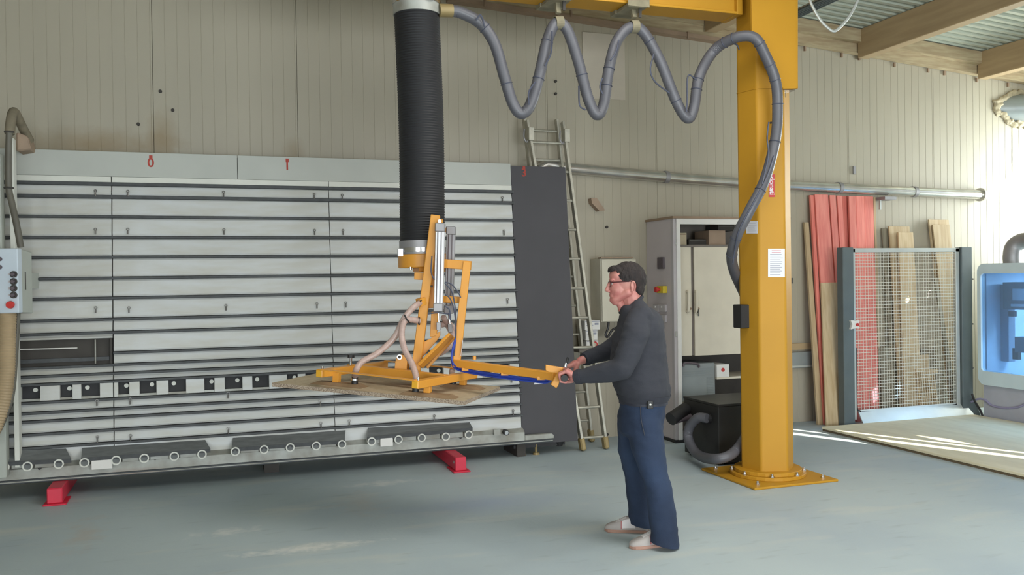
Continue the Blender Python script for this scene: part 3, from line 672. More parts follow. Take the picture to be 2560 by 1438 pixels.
# ------------------------------------------------------------------ chipboard sheet being carried
BL, BF = V((0.367, 6.031, .966)), V((1.464, 5.243, .88)); BR_ = V((1.892, 5.84, .88))
E1 = (BL-BF).normalized(); E2 = (BR_-BF); L2 = E2.length; E2.normalize(); BN = E1.cross(E2)
if BN.z < 0: BN = -BN
L1 = (BL-BF).length; TH_B = .026
co = [BF, BF+E1*L1, BF+E1*L1+E2*L2, BF+E2*L2]
cbd = MB(); v0 = [cbd.bm.verts.new(p-BN*TH_B) for p in co]; v1 = [cbd.bm.verts.new(p) for p in co]
cbd.bm.faces.new(v1); cbd.bm.faces.new(v0[::-1])
for i in range(4): f = cbd.bm.faces.new((v0[i], v0[(i+1) % 4], v1[(i+1) % 4], v1[i])); f.material_index = 1
cbd = cbd.build('chipboard_sheet', ['chip_top', 'chip_edge'])
tag(cbd, 'raw chipboard sheet hanging level from the yellow suction lifter', 'board')
def bp(px, py, h=0.): return on_plane(px, py, BF+BN*h, BN)

# ------------------------------------------------------------------ vacuum tube lifter
T0, T1 = on_y(1042, 12, 6.1), on_y(1052, 612, 6.1)
lift = thing('vacuum_lifter', (T1.x, 6.1, T1.z), 'yellow vacuum tube lifter with black bellows tube and silver cylinders, held by the man', 'lifter')
TR = .158
ta, tb = on_y(1042, 36, 6.1), on_y(1056, 606, 6.1)
tm = ta.lerp(tb, .5)+V((.012, 0, 0))
ribbed(MB(), spline([ta, tm, tb], 20), TR, .018, .0022, 40).build('lift_tube', 'blackhose', lift, smooth=True)
up_ = (ta-tb).normalized()
cc = MB().pipe_ring(ta+up_*.045, up_, .167, .15, .11, 36).build('tube_collar', 'steel_dusty', lift, smooth=True)
MB().pipe_ring(ta+up_*.075, up_, .172, .166, .03, 36).build('clamp_band', 'chrome', cc, smooth=True)
MB().box(ta+up_*.07+V((.06, -.165, 0)), (.05, .03, .025)).build('clamp_screw', 'chrome', cc)
MB().cyl(ta+up_*.1, ta+up_*.17, .13, n=28).build('rotary_head', 'brass', lift, smooth=True)
MB().mm((ta.x-.1, 6.0, AZ-.06), (ta.x+.1, 6.2, AZ)).build('arm_trolley', 'lyellow', lift)
D0 = 6.2
dn = -up_
c2 = tb+dn*.04
bc = MB().pipe_ring(c2, up_, .164, .15, .1, 36).build('tube_collar', 'aludark', lift, smooth=True)
MB().pipe_ring(c2-up_*.015, up_, .169, .163, .03, 36).build('clamp_band', 'chrome', bc, smooth=True)
q = on_y(1000, 632, 6.05); MB().box(q, (.03, .05, .05)).cyl(q+V((-.012, 0, .012)), q+V((.03, 0, .012)), .012, n=10).build('clamp_screw', 'chrome', bc)
c3 = tb+dn*.135
MB().cyl(c3+up_*.05, c3-up_*.045, .174, n=36).build('swivel_ring', 'lyellow', lift, bevel=.006, smooth=True)
MB().box(c3+dn*.06+V((.06, -.03, 0)), (.24, .2, .03)).build('swivel_plate', 'lyellow', lift, bevel=.004)
q = at(1027, 675, 6.06); MB().cyl(q, q+V((0, 0, .02)), .008, n=8).build('plate_screw', 'chrome', lift)
# mast and mechanism
DM = 5.98
m0, m1 = at(1037, 948, DM), at(1089, 538, DM)
MB().bar(m0, m1, .062, .05, RGT.cross(ZUP)).build('mast_tube', 'lyellow', lift, bevel=.004)
MB().bar(at(1096, 548, DM+.05), at(1075, 740, DM+.06), .05, .03, FWD).build('mast_web', 'lyellow', lift, bevel=.003)
MB().hexa([at(1088, 545, 5.96), at(1108, 549, 5.96), at(1106, 590, 5.96), at(1088, 590, 5.96), at(1088, 545, 6.02), at(1108, 549, 6.02), at(1106, 590, 6.02), at(1088, 590, 6.02)]).build('cylinder_lug', 'lyellow', lift, bevel=.003)
MB().bar(at(1076, 690, 6.03), at(1082, 770, 6.03), .07, .06, FWD).build('web_plate', 'lyellow', lift, bevel=.003)
MB().bar(at(1040, 690, 6.06), at(1085, 692, 6.04), .1, .05).build('swivel_bracket', 'lyellow', lift, bevel=.003)
p = at(1064, 716, 5.97); MB().bar(at(1068, 716, 5.96), at(1082, 716, 5.96), .008, .012).build('web_slot', 'dark', lift)
def cylinder(px0, py0, px1, py1, D, dark):
    a, b = at(px0, py0, D), at(px1, py1, D); ax = (b-a).normalized()
    body = MB(); 
    # extruded profile with lengthwise grooves
    d, s, u = frame_of(ax, FWD); R = .031; prof = []
    for k in range(32):
        t = 2*math.pi*k/32; r = R*(1/max(abs(math.cos(t)), abs(math.sin(t)))) if True else R
        r = min(r, R*1.22); r -= .005 if k % 8 in (3, 5) and True else 0; prof.append((r*math.cos(t), r*math.sin(t)))
    e0, e1 = a+ax*.06, b-ax*.06
    body.loft([[c+s*x+u*y for x, y in prof] for c in (e0, e1)])
    o = body.build('pneumatic_cylinder', 'aludark' if dark else 'alu', lift, smooth=False)
    for off_ in (-.012, .010):
        MB().bar(e0+RGT*off_-FWD*.0335, e1+RGT*off_-FWD*.0335, .005, .003, FWD).build('profile_groove', 'switch', o)
    MB().bar(a, e0, .066, .066, FWD).build('cylinder_head', 'aludark', o, bevel=.006); MB().bar(e1, b, .066, .066, FWD).build('cylinder_head', 'aludark', o, bevel=.006)
    return o, a, b, ax
o1, a1, b1, ax1 = cylinder(1101, 558, 1096, 780, 5.93, False)
MB().cyl(b1, at(1097, 806, 5.93), .008, n=10).build('piston_rod', 'chrome', o1, smooth=True); MB().bar(at(1097, 806, 5.93), at(1097, 826, 5.93), .03, .026, FWD).build('rod_clevis', 'aludark', o1, bevel=.003)
MB().cyl(at(1099, 553, 5.91), at(1099, 553, 5.95), .012, n=10).build('cylinder_pin', 'chrome', o1)
o2, a2, b2, ax2 = cylinder(1128, 566, 1122, 784, 6.12, True)
MB().cyl(b2, at(1125, 812, 6.12), .008, n=10).build('piston_rod', 'chrome', o2, smooth=True); MB().bar(at(1125, 810, 6.12), at(1126, 832, 6.12), .03, .026, FWD).build('rod_clevis', 'aludark', o2, bevel=.003)
MB().hexa([at(1106, 568, 6.1), at(1133, 572, 6.1), at(1133, 584, 6.1), at(1106, 580, 6.1), at(1106, 568, 6.16), at(1133, 572, 6.16), at(1133, 584, 6.16), at(1106, 580, 6.16)]).build('cylinder_lug', 'lyellow', lift)
# knee lever and diagonal arms
MB().bar(at(1087, 780, 6.0), at(1084, 842, 6.0), .045, .04, FWD).build('knee_post', 'lyellow', lift, bevel=.003)
MB().prism([at(1077, 846, 5.98), at(1100, 828, 5.98), at(1100, 840, 5.98), at(1092, 852, 5.98), at(1046, 905, 5.98), at(1045, 862, 5.98)], FWD*.03).build('knee_plate', 'lyellow', lift, bevel=.002)
MB().bar(at(1050, 916, 5.92), at(1128, 838, 5.95), .02, .085, FWD.cross(V((1, 0, -.9)))).build('tilt_arm', 'lyellow', lift, bevel=.003)
MB().bar(at(1066, 918, 6.1), at(1134, 842, 6.12), .02, .08, FWD.cross(V((1, 0, -.9)))).build('tilt_arm', 'lyellow', lift, bevel=.003)
# suction frame on the board
HF = .085
B = .05
def fr(px, py, h=HF): return bp(px, py, h)
lb0, lb1 = fr(798, 934), None
rb0, rb1 = fr(1038, 962), fr(1186, 936)
dirr = (rb1-rb0); lb1 = lb0+dirr
for nm, p, q in (('cross_beam', lb0, lb1), ('cross_beam', rb0, rb1)):
    d = (q-p).normalized(); bm_ = MB().bar(p, q, B, B, BN).build(nm, 'lyellow', lift, bevel=.003)
    for e, s in ((p, -1), (q, 1)): MB().bar(e, e+d*s*.006, B*.94, B*.94, BN).build('end_cap', 'capyellow', bm_, bevel=.01)
    f = p+d*.0; MB().cyl(p+d*.03+BN*.025, p+d*.03+BN*.045, .008, n=8).build('beam_screw', 'chrome', bm_)
mid0, mid1 = lb0.lerp(lb1, .5), rb0.lerp(rb1, .5)
MB().bar(mid0-(mid1-mid0).normalized()*.04, mid1, .055, .06, BN).build('long_beam', 'lyellow', lift, bevel=.003)
MB().bar(lb0+BN*.028, rb0+BN*.028, .04, .006, BN).build('tie_strip', 'lyellow', lift)
MB().bar(lb1+BN*.028, rb1+BN*.028, .04, .006, BN).build('tie_strip', 'lyellow', lift)
kp = lb0.lerp(lb1, .45)+BN*.03; kb = MB().cyl(kp, kp+BN*.05, .009, n=8).build('clamp_stem', 'chrome', lift); MB().cyl(kp+BN*.05, kp+BN*.07, .025, n=8).build('star_knob', 'black', kb)
# hinge bracket
hb = [at(985, 945, 5.98), at(1015, 950, 5.98), at(1018, 905, 5.98), at(1015, 892, 5.98), at(1004, 887, 5.98), at(993, 890, 5.98), at(988, 905, 5.98)]
MB().prism(hb, FWD*.02).build('hinge_bracket', 'lyellow', lift, bevel=.002); MB().prism([p+FWD*.14 for p in hb], FWD*.02).build('hinge_bracket', 'lyellow', lift, bevel=.002)
hc = at(999, 893, 5.972); hr_ = MB().pipe_ring(hc, FWD, .018, .010, .012, 16).build('hinge_bush', 'chrome', lift); MB().cyl(hc, hc+FWD*.18, .0095, n=12).build('hinge_pin', 'dark', hr_)
MB().bar(at(1000, 935, 6.04), at(1050, 938, 6.04), .14, .05, BN).build('hinge_base', 'lyellow', lift, bevel=.004)
# pads
def pad(px0, py0, px1, py1, hose_px, post_px):
    a, b = bp(px0, py0), bp(px1, py1); c = (a+b)/2; hl = (b-a).length/2; d = E1; w2 = .062; h = .02
    if (b-a).dot(d) < 0: d = -d
    R0 = [c-d*hl-E2*w2, c+d*hl-E2*w2, c+d*hl+E2*w2, c-d*hl+E2*w2]
    R1 = [c-d*(hl-.045)-E2*(w2-.03)+BN*h, c+d*(hl-.045)-E2*(w2-.03)+BN*h, c+d*(hl-.045)+E2*(w2-.03)+BN*h, c-d*(hl-.045)+E2*(w2-.03)+BN*h]
    po = MB().hexa(R0+R1).build('suction_pad', 'pad', lift, bevel=.004)
    pt = bp(*post_px, .02); s = (pt-c).dot(d); pc = c+d*s+BN*h
    MB().bar(pc, pc+BN*(HF-h), .042, .042, E1).build('pad_post', 'lyellow', po, bevel=.002)
    if hose_px:
        s = (bp(*hose_px, .03)-c).dot(d); hc_ = c+d*s+BN*h
        MB().cyl(hc_, hc_+BN*.055, .022, n=14).build('hose_spigot', 'black', po, smooth=True); MB().pipe_ring(hc_+BN*.03, BN, .026, .021, .012, 16).build('hose_clip', 'chrome', po)
        return hc_+BN*.05
    return None
h1 = pad(782, 958, 916, 969, (890, 955), (851, 953))
h2 = pad(1004, 983, 1142, 997, (1036, 976), (1071, 981))
h3 = pad(1104, 965, 1210, 974, (1127, 958), (1164, 960))
# clear hoses
def hose(pts, name='clear_hose', r=.0205):
    o = ribbed(MB(), spline(pts, 10), r, .012, .001, 14).build(name, 'clearhose', lift, smooth=True); return o
hose([at(1050, 757, 5.94), at(1032, 770, 5.88), at(1010, 797, 5.86), at(985, 845, 5.85), at(945, 882, 5.8), at(905, 905, 5.75), at(891, 925, 5.72), h1])
hose([at(1048, 803, 5.93), at(1026, 799, 5.88), at(1010, 805, 5.84), at(1004, 838, 5.8), at(1012, 875, 5.76), at(1030, 910, 5.7), at(1040, 940, 5.64), h2])
hose([at(1108, 792, 6.1), at(1120, 815, 6.16), at(1134, 845, 6.18), at(1120, 870, 6.14), at(1098, 885, 6.12)])
hose([at(1100, 812, 6.12), at(1125, 812, 6.18), at(1140, 840, 6.22), at(1138, 900, 6.2), at(1130, 930, 6.16), h3])
for c, ax_, r in ((at(1018, 797, 5.86), at(1030, 790, 5.86)-at(1005, 806, 5.86), .032), (at(1048, 803, 5.93), RGT, .024), (at(1050, 757, 5.94), RGT-ZUP*.6, .024)):
    MB().ring(c, ax_, r, .005, 16, 6).build('hose_band', 'black', lift)
MB().bar(at(1046, 757, 5.94), at(1060, 752, 5.97), .05, .05).build('hose_manifold', 'lyellow', lift); 
# right-hand bracket frame and control arm
DR = 5.96
MB().bar(at(1106, 659, 6.0), at(1177, 664, DR), .045, .06).build('bracket_bar', 'lyellow', lift, bevel=.003)
MB().bar(at(1168, 655, DR), at(1141, 912, 5.93), .052, .05, FWD).build('bracket_upright', 'lyellow', lift, bevel=.003)
MB().bar(at(1106, 748, 6.0), at(1158, 751, 5.97), .04, .045).build('bracket_link', 'lyellow', lift, bevel=.003)
MB().bar(at(1157, 850, 5.9), at(1152, 890, 5.9), .002, .014, FWD).build('frame_sticker', 'paper', lift)
ca, cb2 = at(1133, 907, 5.93), at(1388, 941, 5.46)
MB().bar(ca, cb2, .05, .05).build('control_arm', 'lyellow', lift, bevel=.004)
p = at(1186, 900, 5.85); MB().cyl(p, at(1186, 890, 5.85), .012, n=10).build('arm_stud', 'lyellow', lift)
for px, py in ((1164, 923), (1262, 934), (1352, 945)):
    t = (px-1133)/(1396-1133); D = 5.93+(5.44-5.93)*t; p = at(px, py, D); MB().bar(p-RGT*.025, p+RGT*.025, .05, .022).build('hose_holder', 'lyellow', lift, bevel=.003)
# blue air lines
bl = [at(1139, 850, 5.9), at(1131, 880, 5.9), at(1130, 902, 5.9), at(1140, 919, 5.9), at(1180, 930, 5.85), at(1260, 942, 5.71), at(1330, 950, 5.59), at(1366, 953, 5.52), at(1382, 942, 5.48)]
for k in range(3):
    off = ZUP*(.010*(k-1))+FWD*(.010*((k+1) % 3-1))
    MB().tube(spline([p+off for p in bl], 8), .0062, 8).build('air_hose', 'blue', lift, smooth=True)
for pts in ([(1112, 705), (1130, 712), (1146, 732), (1152, 745)], [(1112, 708), (1128, 726), (1136, 756), (1140, 800), (1138, 860)], [(1112, 735), (1126, 748), (1136, 780), (1140, 830), (1135, 890)], [(1112, 765), (1124, 775), (1126, 800), (1122, 782)], [(1080, 640), (1078, 680), (1086, 700)], [(1070, 785), (1095, 782), (1125, 786)]):
    MB().tube(spline([at(a, b, 5.9) for a, b in pts], 8), .005, 6).build('air_line', 'cable', lift, smooth=True)
# handle bracket and grips
HB = 5.37
def hp_(px, py, D=HB): return at(px, py, D)
MB().prism([hp_(1364, 913), hp_(1408, 920), hp_(1400, 934), hp_(1371, 931), hp_(1364, 926)], FWD*.04).build('handle_hook', 'lyellow', lift, bevel=.003)
MB().prism([hp_(1394, 930), hp_(1409, 919), hp_(1396, 964), hp_(1391, 971), hp_(1377, 962)], FWD*.04).build('handle_plate', 'lyellow', lift, bevel=.003)
GA, GB = at(1411, 946, 5.26), at(1418, 931, 5.66)
gr = MB().cyl(GA, GB, .0205, n=20).build('handle_bar', 'black', lift, smooth=True)
MB().bar(at(1396, 945, 5.45), at(1413, 940, 5.45), .04, .04).build('grip_lug', 'lyellow', lift)
lv = MB().cyl(at(1414, 916, 5.5), at(1420, 894, 5.5), .008, n=10).build('control_lever', 'black', lift); MB().cyl(at(1413, 919, 5.5), at(1416, 908, 5.5), .009, n=10).build('lever_sleeve', 'chrome', lv)

# ------------------------------------------------------------------ ladder behind the dark board
lad = thing('aluminium_ladder', (3.4, 7.95, 0), 'dusty aluminium extension ladder leaning on the wall behind the dark board', 'ladder')
def ladder_side(px, py, Y): return on_y(px, py, Y)
ra, rb = on_y(1406, 305, 7.98), on_y(1514, 1117, 7.63); rb.z = .05
wv = V((-.37, 0, 0))
def stile(p, q, nm='stile', w_=.026, h_=.065): return MB().bar(p, q, w_, h_, V((0, 1, 0))).build(nm, 'ladder', lad, bevel=.003)
wb_ = V((-.24, 0, 0)); stile(ra, rb); stile(ra+wv, rb+wb_)
# the extension section, standing straighter behind
sa, sb = on_y(1391, 298, 8.06), on_y(1478, 1096, 8.02); sb.z = .05
stile(sa, sb, 'extension_stile'); stile(sa+wv*.86+V((-.02, 0, 0)), sb+wv*.86, 'extension_stile')
N_ = 11
for k in range(N_):
    t = (k+.75)/N_; p = ra.lerp(rb, t); MB().cyl(p, p+wv.lerp(wb_, t), .014, n=10).build('rung', 'ladder', lad)
    p = sa.lerp(sb, t-.03); MB().cyl(p, p+wv*.9, .013, n=10).build('extension_rung', 'ladder', lad)
for p, q in ((rb, ra), (rb+wb_, ra+wv), (sb, sa), (sb+wv*.86, sa+wv*.86)):
    d = (q-p).normalized(); MB().bar(p-d*.045, p+d*.075, .05, .08, V((0, 1, 0))).build('ladder_foot', 'brass', lad, bevel=.012)
for c in (ra+(rb-ra)*.045, ra+wv+(rb-ra)*.045):
    MB().box(c+V((.01, -.01, 0)), (.055, .09, .13)).build('hook_guide', 'ladder', lad, bevel=.004)
    MB().tube(spline([c+V((-.05, -.02, .05)), c+V((-.055, -.02, -.03)), c+V((-.03, -.02, -.075)), c+V((-.01, -.02, -.05))], 5), .008, 8).build('catch_hook', 'aludark', lad, smooth=True)

# ------------------------------------------------------------------ things on the back wall
pp = [on_y(a, b, 8.135) for a, b in ((1346, 424), (1366, 412), (1400, 417), (1423, 421), (1665, 443), (1850, 457), (1973, 464), (2098, 470), (2285, 480), (2448, 487))]
wp_ = MB().tube(pp, .056, 20).build('wall_duct', 'galv', smooth=True)
tag(wp_, 'long shiny round metal extraction duct running along the back wall', 'duct')
for i in (4, 7, 8): MB().pipe_ring(pp[i], pp[i+1 if i < 9 else i]-pp[i-1], .063, .056, .045, 22).build('duct_clamp', 'aludark', wp_); MB().box(pp[i]+V((0, .03, .05)), (.03, .07, .03)).build('clamp_bracket', 'aludark', wp_)
e = pp[-1]; MB().pipe_ring(e+V((.02, 0, 0)), (1, .15, 0), .08, .056, .03, 22).build('end_flange', 'galv', wp_); MB().tube(spline([e, e+V((.06, .0, 0)), e+V((.1, .03, 0)), e+V((.1, .1, 0))], 6), .057, 18).build('end_elbow', 'galv', wp_, smooth=True)
MB().ell(e+V((.1, .12, -.05)), (.09, .06, .06)).build('foam_collar', 'foam', wp_, smooth=True)
p = on_y(2214, 497, 8.1); MB().box(p, (.16, .16, .035)).build('duct_support', 'aludark', wp_); p = on_y(2200, 510, 8.12); MB().bar(p+V((0, 0, .05)), p-V((0, 0, .06)), .02, .02, V((0, 1, 0))).build('support_leg', 'guardalu', wp_)
# round duct through the wall, top right
dc = on_y(2552, 271, 8.2); ax = V((.86, -.5, -.02)).normalized()
rd = MB().cyl(dc-ax*.48, dc+ax*1.1, .165, n=32).build('round_duct', 'duct', smooth=True); tag(rd, 'large grey round duct coming out of the wall below the eaves', 'duct')
# pale patch plate, wooden block, small hooks
a, b = on_y(1455, 80, 8.2), on_y(1562, 251, 8.2)
wpn = MB().mm((a.x, 8.19, b.z), (b.x, 8.1995, a.z)).build('patch_plate', 'patch', bevel=.002); tag(wpn, 'pale rectangular cover sheet fixed high on the wall behind the hose loops', 'panel')
P = [on_y(x, y, 8.12) for x, y in ((1478, 496), (1492, 495), (1513, 526), (1499, 528), (1480, 508))]
wbk = MB().prism(P, (0, .078, 0)).build('wooden_block', 'card'); tag(wbk, 'small slanted wooden block screwed to the wall above the man', 'block')
for px, py in ((401, 229), (432, 276), (346, 311), (1388, 204), (1388, 235), (1516, 568), (1517, 1086)):
    p = on_y(px, py, 8.2); h_ = MB().cyl(p, p+V((0, -.02, 0)), .014, n=10).build('wall_plug', 'dark', wb)
for px, py in ((2012, 122), (2104, 138), (2148, 145), (2236, 162), (2320, 176), (2361, 183), (2442, 200), (2520, 212)):
    p = on_y(px, py, 8.19); MB().box(p, (.02, .02, .05)).build('panel_screw', 'brown', wb)
p = on_y(2136, 426, 8.19); MB().box(p, (.035, .012, .09)).build('wall_tag', 'aludark', wb)
p = on_y(1978, 702, 8.18); MB().box(p, (.03, .03, .06)).build('wall_hook', 'bolt', wb)
# batten and grey trunking right of the column
a, b = on_y(1930, 864, 8.16), on_y(2046, 872, 8.16)
MBt = MB().mm((a.x, 8.16, b.z-.0), (b.x, 8.2, a.z+.01)).build('wooden_batten', 'beam'); tag(MBt, 'narrow orange timber batten on the wall right of the crane column', 'batten')
a, b = on_y(1930, 884, 8.13), on_y(2046, 918, 8.13)
tk = MB().mm((a.x, 8.13, b.z), (b.x, 8.2, a.z)).build('wall_trunking', 'duct', bevel=.004); tag(tk, 'grey cable trunking on the wall under the orange batten', 'trunking')
MB().mm((a.x, 8.122, b.z+.01), (b.x, 8.13, b.z+.03)).build('trunking_lip', 'guardalu', tk)
# electrical enclosure
EY = 7.93
a, b = on_y(1503, 647, EY), on_y(1593, 803, EY)
el = thing('electrical_enclosure', ((a.x+b.x)/2, 8.05, b.z), 'cream wall-mounted electrical enclosure behind the man\'s head', 'enclosure')
MB().mm((a.x, EY+.02, b.z), (b.x, 8.2, a.z)).build('enclosure_body', 'elbox', el, bevel=.004)
MB().mm((a.x+.006, EY, b.z+.006), (b.x-.006, EY+.018, a.z-.006)).build('enclosure_door', 'elbox', el, bevel=.003)
MB().mm((a.x-.002, EY-.004, a.z+.001), (b.x-.04, 8.0, a.z+.014)).build('drip_edge', 'brown', el)
p = on_y(1549, 775, EY); MB().cyl(p, p+V((0, -.03, 0)), .02, n=14).build('door_lock', 'brass', el)
MB().tube(spline([on_y(*q, 8.0) for q in ((1522, 800), (1520, 820), (1514, 838), (1520, 842), (1530, 826), (1545, 818))], 6), .012, 8).build('loose_cable', 'black', el, smooth=True)
a, b = on_y(1452, 752, 8.2), on_y(1484, 803, 8.2)
# three small boxes on a wall shelf
sh0, sh1 = on_y(1458, 873, 7.95), on_y(1506, 879, 7.95)
shf = MB().mm((sh0.x-.05, 7.93, sh1.z), (sh1.x+.25, 8.2, sh0.z)).build('wall_shelf', 'inside', bevel=.002); tag(shf, 'small grey wall shelf carrying white cartons beside the ladder', 'shelf')
for x0, y0, x1, y1, lab, k in ((1462, 802, 1500, 824, 'white carton with blue-grey print, topmost of the stack beside the ladder', 0), (1464, 826, 1494, 850, 'white carton in the middle of the stack beside the ladder', 1), (1466, 852, 1496, 873, 'white carton with a red disc mark, lowest of the stack', 2)):
    a, b = on_y(x0, y0, 7.96), on_y(x1, y1, 7.96)
    bz = sh0.z if k == 2 else b.z; tz = a.z
    bx = MB().mm((a.x, 7.96, bz), (b.x, 8.14, tz)).build('carton', 'white', bevel=.002); tag(bx, lab, 'box', 'cartons stacked on the wall shelf')
    w_ = b.x-a.x
    MB().mm((a.x+.004, 7.957, tz-.012), (b.x-.004, 7.96, tz-.006)).build('lid_seam', 'print', bx)
    if k < 2: MB().mm((b.x-w_*.35, 7.957, tz-.045), (b.x-w_*.1, 7.96, tz-.025)).build('printed_mark', 'print', bx); MB().mm((a.x+w_*.1, 7.957, tz-.05), (b.x-w_*.45, 7.96, tz-.044)).build('printed_line', 'print', bx)
    else:
        c = V((b.x-w_*.3, 7.958, (bz+tz)/2)); MB().cyl(c, c+V((0, -.003, 0)), .03, n=20).build('printed_disc', 'labelred', bx); MB().cyl(c+V((0, -.003, 0)), c+V((0, -.005, 0)), .016, n=16).build('printed_disc_centre', 'cardlight', bx)

# ------------------------------------------------------------------ white booth with the cupboard inside
BX0, BX1, BYF, BH = 4.276, 5.62, 7.63, 2.2
bo = thing('white_booth', (BX0+.6, 7.9, 0), 'tall white open-fronted booth behind the crane column with control buttons on its side', 'booth')
MB().mm((BX0, BYF+.045, .03), (BX0+.022, 8.19, BH)).build('side_panel', 'boothside', bo)
MB().mm((BX0-.004, BYF, .03), (BX0+.03, BYF+.05, BH)).build('corner_trim', 'plastic', bo, bevel=.003)
MB().mm((BX0+.031, BYF-.006, .02), (BX0+.075, BYF+.03, BH)).build('door_post', 'white', bo, bevel=.004)
MB().mm((BX1-.05, BYF-.006, .02), (BX1, BYF+.03, BH)).build('door_post', 'white', bo, bevel=.004)
MB().mm((BX0+.031, BYF-.004, BH-.055), (BX1, BYF+.03, BH)).build('white_rail', 'white', bo, bevel=.003)
MB().mm((BX1-.02, BYF+.03, .03), (BX1, 8.19, BH)).build('side_panel', 'boothside', bo)
MB().mm((BX0-.012, BYF-.012, BH), (BX1+.01, 8.19, BH+.022)).build('cover_board', 'brown', bo)
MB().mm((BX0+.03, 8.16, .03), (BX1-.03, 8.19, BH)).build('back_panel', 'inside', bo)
MB().mm((BX0-.01, BYF-.008, 0), (BX1+.01, 8.19, .03)).build('plinth', 'black', bo)
for py in (606, 835): p = on_y(1690, py, BYF-.006); MB().box(p, (.02, .012, .05)).build('hinge', 'chrome', bo)
# buttons on the booth side
def side(px, py): return on_x(px, py, BX0)
a, b = side(1647, 644), side(1662, 672); MB().mm((BX0-.02, a.y, b.z), (BX0, b.y, a.z)).build('switch_box', 'switch', bo, bevel=.003)
a, b = side(1651, 715), side(1668, 733); eb = MB().mm((BX0-.045, a.y, b.z), (BX0, b.y, a.z)).build('emergency_box', 'estop_y', bo, bevel=.004)
c = V((BX0-.045, (a.y+b.y)/2, (a.z+b.z)/2)); MB().cyl(c, c+V((-.03, 0, 0)), .016, n=12).cyl(c+V((-.03, 0, 0)), c+V((-.05, 0, 0)), .028, n=16).build('emergency_button', 'estop_r', eb)
for x0, y0, x1, y1 in ((1637, 761, 1651, 780), (1652, 761, 1668, 780), (1652, 787, 1668, 806)):
    a, b = side(x0, y0), side(x1, y1); so_ = MB().mm((BX0-.025, a.y, b.z), (BX0, b.y, a.z)).build('socket', 'plastic', bo, bevel=.004)
    c = V((BX0-.026, (a.y+b.y)/2, a.z-.025)); MB().cyl(c, c+V((-.006, 0, 0)), .01, n=10).build('socket_lamp', 'white', so_)
# inner cupboard
CYF = 7.74
z1, z0 = on_y(1720, 617, CYF).z, on_y(1720, 890, CYF).z
cu = thing('cream_cupboard', (5.0, 7.9, z0), 'cream two-door cupboard with keys in its lock, mounted inside the white booth', 'cupboard')
xa, xb, xc = BX0+.08, on_y(1729, 750, CYF).x, on_y(1736, 750, CYF).x
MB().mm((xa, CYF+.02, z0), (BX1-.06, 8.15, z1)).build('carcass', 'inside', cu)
d1 = MB().mm((xa, CYF, z0), (xb, CYF+.018, z1)).build('door', 'cream', cu, bevel=.003)
d2 = MB().mm((xc, CYF-.003, z0-.004), (BX1-.07, CYF+.018, z1)).build('door', 'cream', cu, bevel=.003)
for px, dd in ((1721, d1), (1741, d2)):
    p0, p1 = on_y(px, 730, CYF-.035), on_y(px, 778, CYF-.035)
    MB().tube(spline([p0+V((0, .033, 0)), p0, p0.lerp(p1, .5)+V((0, -.006, 0)), p1, p1+V((0, .033, 0))], 5), .013, 10).build('handle', 'cream', dd, smooth=True)
    q = on_y(px+4, 772, CYF-.004); MB().cyl(q, q+V((0, -.014, 0)), .012, n=12).build('lock', 'brown', dd)
q = on_y(1745, 778, CYF-.02); MB().box(q, (.008, .03, .035)).box(q+V((.004, -.004, -.035)), (.012, .006, .03)).build('key', 'bolt', d2)
MB().mm((BX0+.08, CYF-.01, z1), (BX1-.06, 8.15, z1+.02)).build('cupboard_top', 'inside', cu)
# boxes on the cupboard
for x0, y0, x1, y1, yy, mt, lab in ((1693, 582, 1717, 614, 7.78, 'cardlight', 'pale upright carton on top of the cream cupboard by the booth post'), (1772, 576, 1814, 614, 7.8, 'card', 'square brown cardboard box on top of the cream cupboard'), (1722, 598, 1766, 614, 7.85, 'dark', 'flat dark case lying on the cream cupboard between two cartons'), (1795, 562, 1836, 575, 7.9, 'dark', 'dark case lying on the brown cardboard box inside the booth')):
    a, b = on_y(x0, y0, yy), on_y(x1, y1, yy); zb = z1+.02 if y1 > 600 else on_y(1793, 576, 7.8).z
    o = MB().mm((a.x, yy, zb), (b.x, min(8.14, yy+.28), max(a.z, zb+.04))).build('carton' if mt != 'dark' else 'flat_case', mt, bevel=.003); tag(o, lab, 'box' if mt != 'dark' else 'case')
    MB().mm((a.x+.01, yy-.002, max(a.z, zb+.04)-.02), (b.x-.01, yy, max(a.z, zb+.04)-.014)).build('lid_seam', 'brown' if mt != 'dark' else 'bolt', o)
# things under the cupboard
CRY = 7.72
a, b = on_y(1694, 912, CRY), on_y(1790, 1040, CRY)
cr = thing('plastic_crate', ((a.x+b.x)/2, CRY+.15, .55), 'grey ribbed plastic tool case standing under the cream cupboard', 'case')
SHZ = on_y(1740, 1005, CRY).z
MB().mm((a.x, CRY, SHZ), (b.x, CRY+.3, a.z)).build('case_body', 'crate', cr, bevel=.012)
for k in range(4): z = a.z-.05-.022*k; MB().mm((a.x+.015, CRY-.006, z), (b.x-.03, CRY, z+.009)).build('case_rib', 'crate', cr)
for k in range(12): z = a.z-.15-.016*k; MB().mm((b.x-.1, CRY-.005, z), (b.x-.02, CRY, z+.007)).build('case_rib', 'crate', cr)
h0, h1 = on_y(1708, 912, CRY-.01), on_y(1748, 914, CRY-.01); MB().tube(spline([h0+V((0, 0, -.02)), h0+V((.02, 0, .015)), h1+V((-.02, 0, .015)), h1+V((0, 0, -.02))], 6), .012, 8).build('handle', 'switch', cr, smooth=True)
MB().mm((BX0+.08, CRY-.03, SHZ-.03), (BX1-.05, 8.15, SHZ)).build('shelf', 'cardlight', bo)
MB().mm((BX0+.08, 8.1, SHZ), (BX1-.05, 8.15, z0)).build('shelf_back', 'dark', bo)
a, b = on_y(1796, 912, 7.7), on_y(1823, 942, 7.7)
sv = on_y(1810, 943, 7.7).z
